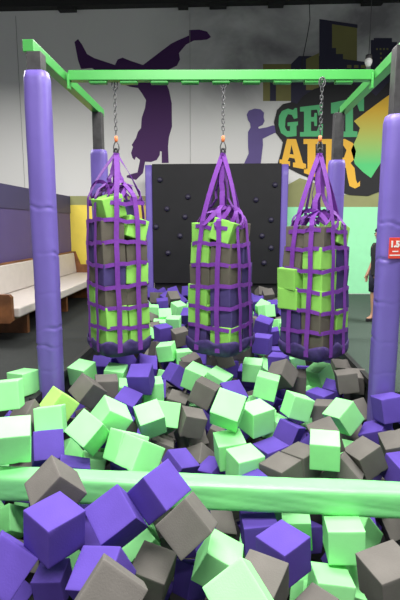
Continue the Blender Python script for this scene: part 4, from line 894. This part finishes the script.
def make_chain(cx, cy, z0, z1, label):
    """z0 hook bottom, z1 beam underside"""
    root = empty('chain', (cx, cy, z0)); tag(root, label, 'chain', 'chains under the green cross beam')
    L = z1 - z0; zt = z0 + .17
    n = int((L - .17) / .034)
    for k in range(n):
        z = zt + (L - .17) * (k + .5) / n - z0
        m = MB(); pts = []
        for j in range(14):
            a = 2 * math.pi * j / 14
            u, w = .0125 * math.cos(a), .011 * math.sin(a) + (.012 if math.sin(a) > 0 else -.012)
            pts.append((u, 0, z + w) if k % 2 else (0, u, z + w))
        m.tube(pts, .0042, 6, closed=True); m.build('link', M['chain'], root)
    m = MB(); m.lathe([(.004, .155), (.015, .15), (.017, .12), (.015, .1), (.006, .095)], n=12); o = m.build('swivel', M['orange'], root); o['label'] = 'orange swivel collar'
    m = MB(); pts = []
    for j in range(18):
        a = 2 * math.pi * j / 18
        pts.append((.026 * math.cos(a) * (1 - .25 * math.sin(a)), 0, .052 + .05 * math.sin(a)))
    m.tube(pts, .0062, 8, closed=True); m.build('hook', M['chain'], root)
    m = MB(); m.tube([(.03 * math.cos(a), .0, L - .02 + .045 * math.sin(a)) for a in [2 * math.pi * j / 16 for j in range(16)]], .006, 6, closed=True); m.build('shackle', M['chain'], root)
    return root


def make_bag(where, cx, cy, phi, ztop, zrow0, pitch, nrow, colors, hookx, labelb, taper):
    rnd = random.Random(len(where) * 13 + nrow)
    h = .252
    zb = zrow0 - SC / 2 - .004
    zt = zrow0 + pitch * (nrow - 1) + SC / 2
    root = empty('net_bag', (cx, cy, zb - .1)); tag(root, labelb, 'net bag', 'hanging net bags of foam cubes')
    off = Vector((cx, cy, zb - .1))
    def W(p): return Vector(p) - off
    N = 64
    ring = sq_ring(h + .004, 5.5, phi, N)
    def width(z):   # slight bulge profile of the bag
        u = (z - zb) / (zt - zb)
        return 1 + .03 * math.sin(math.pi * max(0, min(1, u))) - .05 * max(0, u - .8) / .2 + taper * (.45 - u)
    # where the upright straps run: two on each side
    idx = []
    for s in range(4):
        for d in (-.118, .118):
            a = s * math.pi / 2 + math.atan2(d, h) + phi
            idx.append(min(range(N), key=lambda k: abs(((math.atan2(ring[k][0].y, ring[k][0].x) - a + math.pi) % (2 * math.pi)) - math.pi)))
    top = Vector((hookx, cy, ztop))
    for i, k in enumerate(idx):
        p, t, nrm = ring[k]
        pts, wd, nr = [], [], []
        zs = [zb - .03 + (zt + .01 - zb + .03) * j / 22 for j in range(23)]
        for z in zs:
            q = p * width(z) + nrm * (.004 + .004 * math.sin(z * 14 + i))
            q = q + t * .006 * math.sin(z * 5 + i * 2)
            pts.append(Vector((cx + q.x, cy + q.y, z))); wd.append(t); nr.append(nrm)
        # rise over the shoulder to the hook
        start = pts[-1]
        main = i % 2 == 0
        for j in range(1, 13):
            u = j / 12
            if main:
                e = start.lerp(top, u); e.z += .0
                sag = .02 * math.sin(math.pi * u)
                e += Vector((nrm.x, nrm.y, 0)) * sag
            else:
                mid = Vector((cx + p.x * .3 + rnd.uniform(-.02, .02), cy + p.y * .3, zt + .16))
                e = start.lerp(mid, u * 2) if u < .5 else mid.lerp(top, u * 2 - 1)
                e += Vector((rnd.uniform(-.008, .008), rnd.uniform(-.008, .008), .03 * math.sin(2 * math.pi * u)))
            td = Vector((t.x, t.y, 0)).lerp(Vector((1, 0, 0)) if abs(t.x) > .5 else Vector((.4, 1, 0)).normalized() * (1 if t.y > 0 else -1), u * .5)
            pts.append(e); wd.append(td); nr.append(Vector((nrm.x, nrm.y, .35)))
        m = MB(); m.ribbon([W(q) for q in pts], wd, nr, .05, .004)
        o = m.build('upright_strap', M['web'], root)
    # hoops between the rows, sagging a little between the uprights
    for r in range(nrow):
        z = zrow0 + pitch * (r + (.5 if r < nrow - 1 else .42)) - (.02 if r == nrow - 1 else 0)
        for z in (z,):
            pts, wd, nr = [], [], []
            for k in range(N):
                p, t, nrm = ring[k]
                d = min(min(abs(k - i), N - abs(k - i)) for i in idx) / 4.0
                q = p * width(z) + nrm * (.0005 if d < .3 else -.003)
                pts.append(W((cx + q.x, cy + q.y, z - .012 * min(1, d) ** 2 + .012 * math.sin(k * .2 + r * 1.3)))); wd.append((0, 0, 1)); nr.append(nrm)
            m = MB(); m.ribbon(pts, wd, nr, .038, .004, closed=True); m.build('hoop_strap', M['web'], root)
    # fabric bottom
    m = MB(); rings = []
    for j, (sc, z) in enumerate(((1.03, zb + .075), (1.035, zb + .045), (1.035, zb + .01), (.99, zb - .03), (.88, zb - .07), (.68, zb - .095), (.4, zb - .108), (.05, zb - .112))):
        rr = []
        for k in range(N):
            p, t, nrm = ring[k]
            wv = .012 * math.sin(k * .8 + j * .6) * (1 if j < 5 else .3) + .02 * noise.noise((k * .25, j * .5, cx))
            q = p * sc * (1 + taper * .45) + nrm * wv * .6
            rr.append(W((cx + q.x, cy + q.y, z + (wv * .8 + .014 * math.cos(8 * 2 * math.pi * k / N + .4) + .02 * noise.noise((k * .35, cx, 4)) if j < 2 else wv * .3))))
        rings.append(rr)
    m.loft(rings, cap=False)
    o = m.build('fabric_bottom', M['vinyl_dark'], root); o['label'] = 'dark purple fabric bottom'
    so = o.modifiers.new('solid', 'SOLIDIFY'); so.thickness = .004
    # slack webbing loops heaped above the cubes
    for i in range(12):
        a = i * 0.55 + phi
        r0 = .12 + .1 * rnd.random(); c = Vector((cx, cy, zt + .05))
        pts, wd, nr = [], [], []
        a2 = a + rnd.uniform(.9, 1.8)
        p0 = Vector((cx + h * math.cos(a) * .95, cy + h * math.sin(a) * .95, zt - .03))
        p2 = Vector((cx + .06 * math.cos(a2), cy + .06 * math.sin(a2), zt + .12 + .16 * rnd.random()))
        p1 = Vector((cx + r0 * math.cos((a + a2) / 2) * 1.6, cy + r0 * math.sin((a + a2) / 2) * 1.6, zt + .1 + .06 * rnd.random()))
        p3 = Vector((cx + r0 * math.cos(a2 + .9), cy + r0 * math.sin(a2 + .9), zt + .02))
        ctrl = [p0, p1, p2, p3]
        for j in range(15):
            u = j / 14; v = 1 - u
            q = ctrl[0] * v ** 3 + ctrl[1] * 3 * u * v * v + ctrl[2] * 3 * u * u * v + ctrl[3] * u ** 3
            tw = u * 2.5 + i
            rad = Vector((q.x - cx, q.y - cy, .05)).normalized()
            pts.append(W(q)); wd.append(Vector((-rad.y * .6, rad.x * .6, .8 * math.cos(tw)))); nr.append(rad)
        m = MB(); m.ribbon(pts, wd, nr, .043, .004); m.build('slack_strap', M['web'], root)
    m = MB(); m.tube([W((hookx + .018 * math.cos(a), cy, ztop + .012 + .028 * math.sin(a))) for a in [2 * math.pi * j / 14 for j in range(14)]], .011, 8, closed=True)
    o = m.build('top_loop', M['web_black'], root); o['label'] = 'black webbing loop at the hook'
    # the cubes inside
    rot = Matrix.Rotation(phi, 3, 'Z')
    e = .1195
    slots = {'FL': (-e, -e), 'FR': (e, -e), 'BL': (-e, e), 'BR': (e, e)}
    names = {'FL': 'front left', 'FR': 'front right', 'BL': 'rear left', 'BR': 'rear right'}
    if abs(phi) > R(40): names = {'FL': 'front', 'FR': 'right', 'BL': 'left', 'BR': 'rear'}
    cname = {'bag_green': 'bright green', 'bag_grey': 'brown grey', 'bag_purple': 'dark purple'}
    for r, row in enumerate(colors):
        for sl, key in zip(('FL', 'FR', 'BL', 'BR'), row):
            if not key: continue
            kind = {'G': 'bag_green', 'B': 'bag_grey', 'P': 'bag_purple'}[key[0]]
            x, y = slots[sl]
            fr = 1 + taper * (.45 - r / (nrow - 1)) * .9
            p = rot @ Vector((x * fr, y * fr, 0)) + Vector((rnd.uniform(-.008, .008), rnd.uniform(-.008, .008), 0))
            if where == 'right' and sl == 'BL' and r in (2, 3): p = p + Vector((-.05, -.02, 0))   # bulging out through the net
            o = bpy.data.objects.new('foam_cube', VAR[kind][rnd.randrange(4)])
            o.location = (cx + p.x, cy + p.y, zrow0 + pitch * r)
            tilt = key[1:] == 't'
            o.rotation_euler = ((rnd.uniform(-.06, .06), rnd.uniform(-.06, .06), phi + rnd.uniform(-.12, .12)) if not tilt else (rnd.uniform(-.1, .1), .3 if sl in ('FR', 'BR') else -.3, phi + .1))
            if tilt: o.location.z += .02
            s = (SC - .006) / .2
            o.scale = (s * (1.1 + min(0, fr - 1)), s * (1.1 + min(0, fr - 1)), s)
            link(o)
            rowname = 'top row' if r == len(colors) - 1 else ORD[r] + (' row' if r == 0 else ' row up')
            tag(o, f"{cname[kind]} foam cube at {names[sl]} of {rowname} in {where} net bag", 'foam cube', f'foam cubes in the {where} net bag')
    return root


def zpx(y, Y=4.56): return at(200, y, Y).z


BAGS = [
    ('left', 118, 116, R(36), 338.5, 21.6, 7,
     [('G', 'G', 'G', 'B'), ('G', 'G', 'G', 'P'), ('B', 'B', 'G', 'P'), ('P', 'G', 'B', 'G'), ('B', 'B', 'P', 'B'), ('B', 'Gt', 'P', 'P'), ('Gt', '', '', 'P')]),
    ('centre', 221, 223, R(-29), 336.5, 20.6, 6,
     [('P', 'G', 'B', 'P'), ('G', 'P', 'G', 'P'), ('G', 'P', 'B', 'P'), ('B', 'B', 'P', 'P'), ('G', 'B', 'G', 'P'), ('G', 'Gt', 'P', 'B')]),
    ('right', 315, 320, R(45), 340.5, 20.6, 6,
     [('B', 'P', 'P', 'P'), ('B', 'G', 'P', 'B'), ('G', 'P', 'G', 'B'), ('G', 'P', 'G', 'P'), ('G', 'P', 'B', 'G'), ('B', 'Gt', 'B', 'P')]),
]
BL = {'left': 'tall purple webbing net bag with seven layers of foam cubes hanging in front of bench',
      'centre': 'purple webbing net bag of foam cubes hanging in front of the charcoal climbing board',
      'right': 'purple webbing net bag of foam cubes hanging in front of the mint wall'}
TAPER = {'left': .05, 'centre': .2, 'right': .1}
for where, bx, hx, phi, yb, pit_, nrow, colors in BAGS:
    Yb = 4.78
    c = at(bx, 300, Yb); hk = at(hx, 152, Yb)
    z0, z1 = zpx(yb), zpx(yb - pit_ * (nrow - 1))
    make_bag(where, c.x, Yb, phi, hk.z - .01, z0, (z1 - z0) / (nrow - 1), nrow, colors, hk.x, BL[where], TAPER[where])
    make_chain(hk.x, Yb + .02, hk.z + .0, 2.70, 'steel chain with orange swivel holding up the ' + where + ' net bag')

# ------------------------------------------------------------------ person half hidden behind the right front post
def make_person(loc, yaw):
    root = empty('person', loc); root.rotation_euler = (0, 0, yaw)
    tag(root, 'person with long dark hair and dark top standing mostly hidden behind right purple post', 'person')
    H = 1.43
    k = H / 1.7
    J = {}   # joints, facing -Y
    J['pelvis'] = (0, 0, .9, .115); J['waist'] = (0, 0, 1.04, .1); J['chest'] = (0, .01, 1.22, .12); J['upper'] = (0, .01, 1.36, .1)
    J['neck'] = (0, 0, 1.44, .05); J['head0'] = (0, -.01, 1.52, .07); J['head1'] = (0, -.015, 1.6, .085); J['head2'] = (0, -.01, 1.665, .06)
    for s, n in ((-1, 'r'), (1, 'l')):
        J['sh' + n] = (s * .15, .01, 1.365, .06); J['el' + n] = (s * .2, .03, 1.1, .043); J['wr' + n] = (s * .2, -.07, .9, .028); J['hand' + n] = (s * .19, -.105, .83, .034)
        J['hip' + n] = (s * .085, 0, .84, .095); J['kn' + n] = (s * .095, -.01, .47, .058); J['an' + n] = (s * .1, .02, .09, .038); J['toe' + n] = (s * .11, -.12, .035, .034); J['heel' + n] = (s * .1, .05, .04, .034)
    E = [('pelvis', 'waist'), ('waist', 'chest'), ('chest', 'upper'), ('upper', 'neck'), ('neck', 'head0'), ('head0', 'head1'), ('head1', 'head2')]
    for n in 'rl':
        E += [('upper', 'sh' + n), ('sh' + n, 'el' + n), ('el' + n, 'wr' + n), ('wr' + n, 'hand' + n), ('pelvis', 'hip' + n), ('hip' + n, 'kn' + n), ('kn' + n, 'an' + n), ('an' + n, 'toe' + n), ('an' + n, 'heel' + n)]
        s = -1 if n == 'r' else 1
        for f, (dx, dy, l) in enumerate(((-.02, -.012, .075), (-.007, -.006, .085), (.007, .0, .08), (.02, .006, .062))):
            b = J['hand' + n]
            J[f'f{n}{f}a'] = (b[0] + dy * s, b[1] + dx, b[2] - .03, .011); J[f'f{n}{f}b'] = (b[0] + dy * s - s * .008, b[1] + dx * 1.2 - .008, b[2] - .03 - l * .55, .0095)
            J[f'f{n}{f}c'] = (b[0] + dy * s - s * .02, b[1] + dx * 1.2 - .012, b[2] - .03 - l, .008)
            E += [('hand' + n, f'f{n}{f}a'), (f'f{n}{f}a', f'f{n}{f}b'), (f'f{n}{f}b', f'f{n}{f}c')]
        b = J['hand' + n]
        J[f't{n}a'] = (b[0] - s * .012, b[1] - .04, b[2] - .005, .012); J[f't{n}b'] = (b[0] - s * .02, b[1] - .055, b[2] - .045, .01)
        E += [('hand' + n, f't{n}a'), (f't{n}a', f't{n}b')]
    names = list(J)
    me = bpy.data.meshes.new('body')
    me.from_pydata([tuple(v * k for v in J[n][:3]) for n in names], [(names.index(a), names.index(b)) for a, b in E], [])
    body = bpy.data.objects.new('body', me); link(body, root)
    sk = body.modifiers.new('skin', 'SKIN'); sk.use_smooth_shade = True
    for n, v in zip(names, me.skin_vertices[0].data):
        r = J[n][3] * k; v.radius = (r, r); v.use_root = n == 'pelvis'
    sub = body.modifiers.new('sub', 'SUBSURF'); sub.levels = 2; sub.render_levels = 2
    me.materials.append(M['skin'])
    def shell(name, mat, rings, cap=False):
        m = MB()
        rr = []
        for z, rx, ry, cx_, cy_ in rings:
            rr.append([Vector((cx_ + rx * math.cos(a), cy_ + ry * math.sin(a), z)) * k for a in [2 * math.pi * j / 24 for j in range(24)]])
        m.loft(rr, cap=cap)
        return m.build(name, mat, root)
    shell('shirt', M['shirt'], [(.86, .165, .125, 0, 0), (1.0, .155, .122, 0, 0), (1.2, .17, .135, 0, .01), (1.33, .19, .125, 0, .01), (1.4, .14, .1, 0, .01), (1.43, .07, .065, 0, 0)])
    for s in (-1, 1):
        m = MB(); m.tube([Vector((s * .12, .01, 1.375)) * k, Vector((s * .165, .012, 1.33)) * k, Vector((s * .19, .022, 1.18)) * k], [.072 * k, .07 * k, .06 * k], 16); m.build('sleeve', M['shirt'], root)
        m = MB(); m.tube([Vector((s * .07, 0, .93)) * k, Vector((s * .09, 0, .8)) * k, Vector((s * .1, -.005, .55)) * k], [.11 * k, .112 * k, .09 * k], 18); m.build('shorts', M['shorts'], root)
        m = MB(); m.lathe([(.001, -.012), (.009, -.006), (.011, 0), (.009, .006), (.001, .012)], Vector((s * .033, -.092, 1.59)) * k, 10); m.build('eye', M['eye'], root)
        m = MB(); m.box(Vector((s * .09, .0, 1.58)) * k, (.015, .03, .05)); m.build('ear', M['skin'], root, .006)
        m = MB(); m.loft([[Vector((s * .1 + .042 * math.cos(a), -.04 + (.1) * math.sin(a), z)) * k for a in [2 * math.pi * j / 16 for j in range(16)]] for z in (.0, .03, .06)]); m.build('shoe', M['shirt'], root, .01)
    m = MB(); m.loft([[Vector((.004, -.1, 1.575)) * k, Vector((-.004, -.1, 1.575)) * k, Vector((0, -.098, 1.6)) * k], [Vector((.016, -.095, 1.545)) * k, Vector((-.016, -.095, 1.545)) * k, Vector((0, -.122, 1.55)) * k]]); m.build('nose', M['skin'], root)
    m = MB(); m.box(Vector((0, -.088, 1.515)) * k, (.035, .012, .009)); m.build('mouth', material('lips', (.45, .14, .12), .5), root, .003)
    # long hair: cap over the skull falling behind and beside the face
    m = MB(); rings = []
    for z, rx, ry, cy_ in ((1.71, .02, .02, .01), (1.695, .065, .07, .01), (1.65, .108, .108, .012), (1.58, .122, .1, .035), (1.48, .122, .085, .055), (1.36, .12, .06, .085), (1.2, .105, .05, .11), (1.12, .07, .03, .12)):
        rings.append([Vector((rx * math.cos(a) + .006 * math.sin(a * 7 + z * 30), cy_ + ry * math.sin(a), z)) * k for a in [2 * math.pi * j / 28 for j in range(28)]])
    m.loft(rings); m.build('hair', M['hair'], root)
    return root


pp = at(375.6, 322, 7.3)
make_person((pp.x - .0, 7.3, FZ), R(-72))

# ------------------------------------------------------------------ small hanging things near the roof
p = at(368.5, 62, 8.6)
root = empty('hanging_lamp', (p.x, 8.6, p.z))
tag(root, 'small white fixture hanging on a thin rod above the green frame', 'lamp')
m = MB(); m.tube([(0, 0, .1), (.005, 0, 6.0 - p.z)], .006, 6); m.build('rod', M['steel'], root)
m = MB(); m.lathe([(.004, .12), (.05, .11), (.055, .06), (.04, .055)], n=16); m.build('cap', M['steel'], root)
m = MB(); m.lathe([(.035, .06), (.06, .03), (.06, -.01), (.04, -.06), (.004, -.075)], n=16); m.build('bulb', M['white'], root)
pts = [at(x, y, 9.9) for x, y in ((309, -4), (309.5, 8), (310, 20), (307.5, 35), (302.5, 60), (301, 75))]
m = MB(); m.tube(pts, .008, 6); o = m.build('hanging_cable', M['black'])
tag(o, 'thin dark cable hanging from the roof before the painted city', 'cable')

# ------------------------------------------------------------------ light
w = bpy.data.worlds.new('world'); scene.world = w; w.use_nodes = True
w.node_tree.nodes['Background'].inputs['Color'].default_value = (.95, .97, 1, 1)
w.node_tree.nodes['Background'].inputs['Strength'].default_value = .27


def lamp(name, loc, size, power, rot=(0, 0, 0), color=(1, .98, .95), spread=180):
    d = bpy.data.lights.new(name, 'AREA'); d.shape = 'RECTANGLE'; d.size, d.size_y = size; d.energy = power; d.color = color; d.spread = R(spread)
    o = bpy.data.objects.new(name, d); o.location = loc; o.rotation_euler = rot; link(o)
    return o


lamp('ceiling_light', (-.3, .4, 4.6), (2.4, 1.6), 345, (R(-6), 0, 0))
lamp('ceiling_light', (.4, 3.6, 4.7), (2.4, 1.2), 190)
lamp('ceiling_light', (-4.2, 6.6, 4.3), (2, 1.2), 170)
lamp('ceiling_light', (4.2, 6.4, 4.3), (2, 1.2), 230)
lamp('ceiling_light', (0, 6.8, 4.2), (4, .8), 110)

scene.view_settings.view_transform = 'Standard'
scene.view_settings.look = 'None'
scene.view_settings.gamma = 1
scene.view_settings.exposure = 0.45
scene.view_settings.use_curve_mapping = False
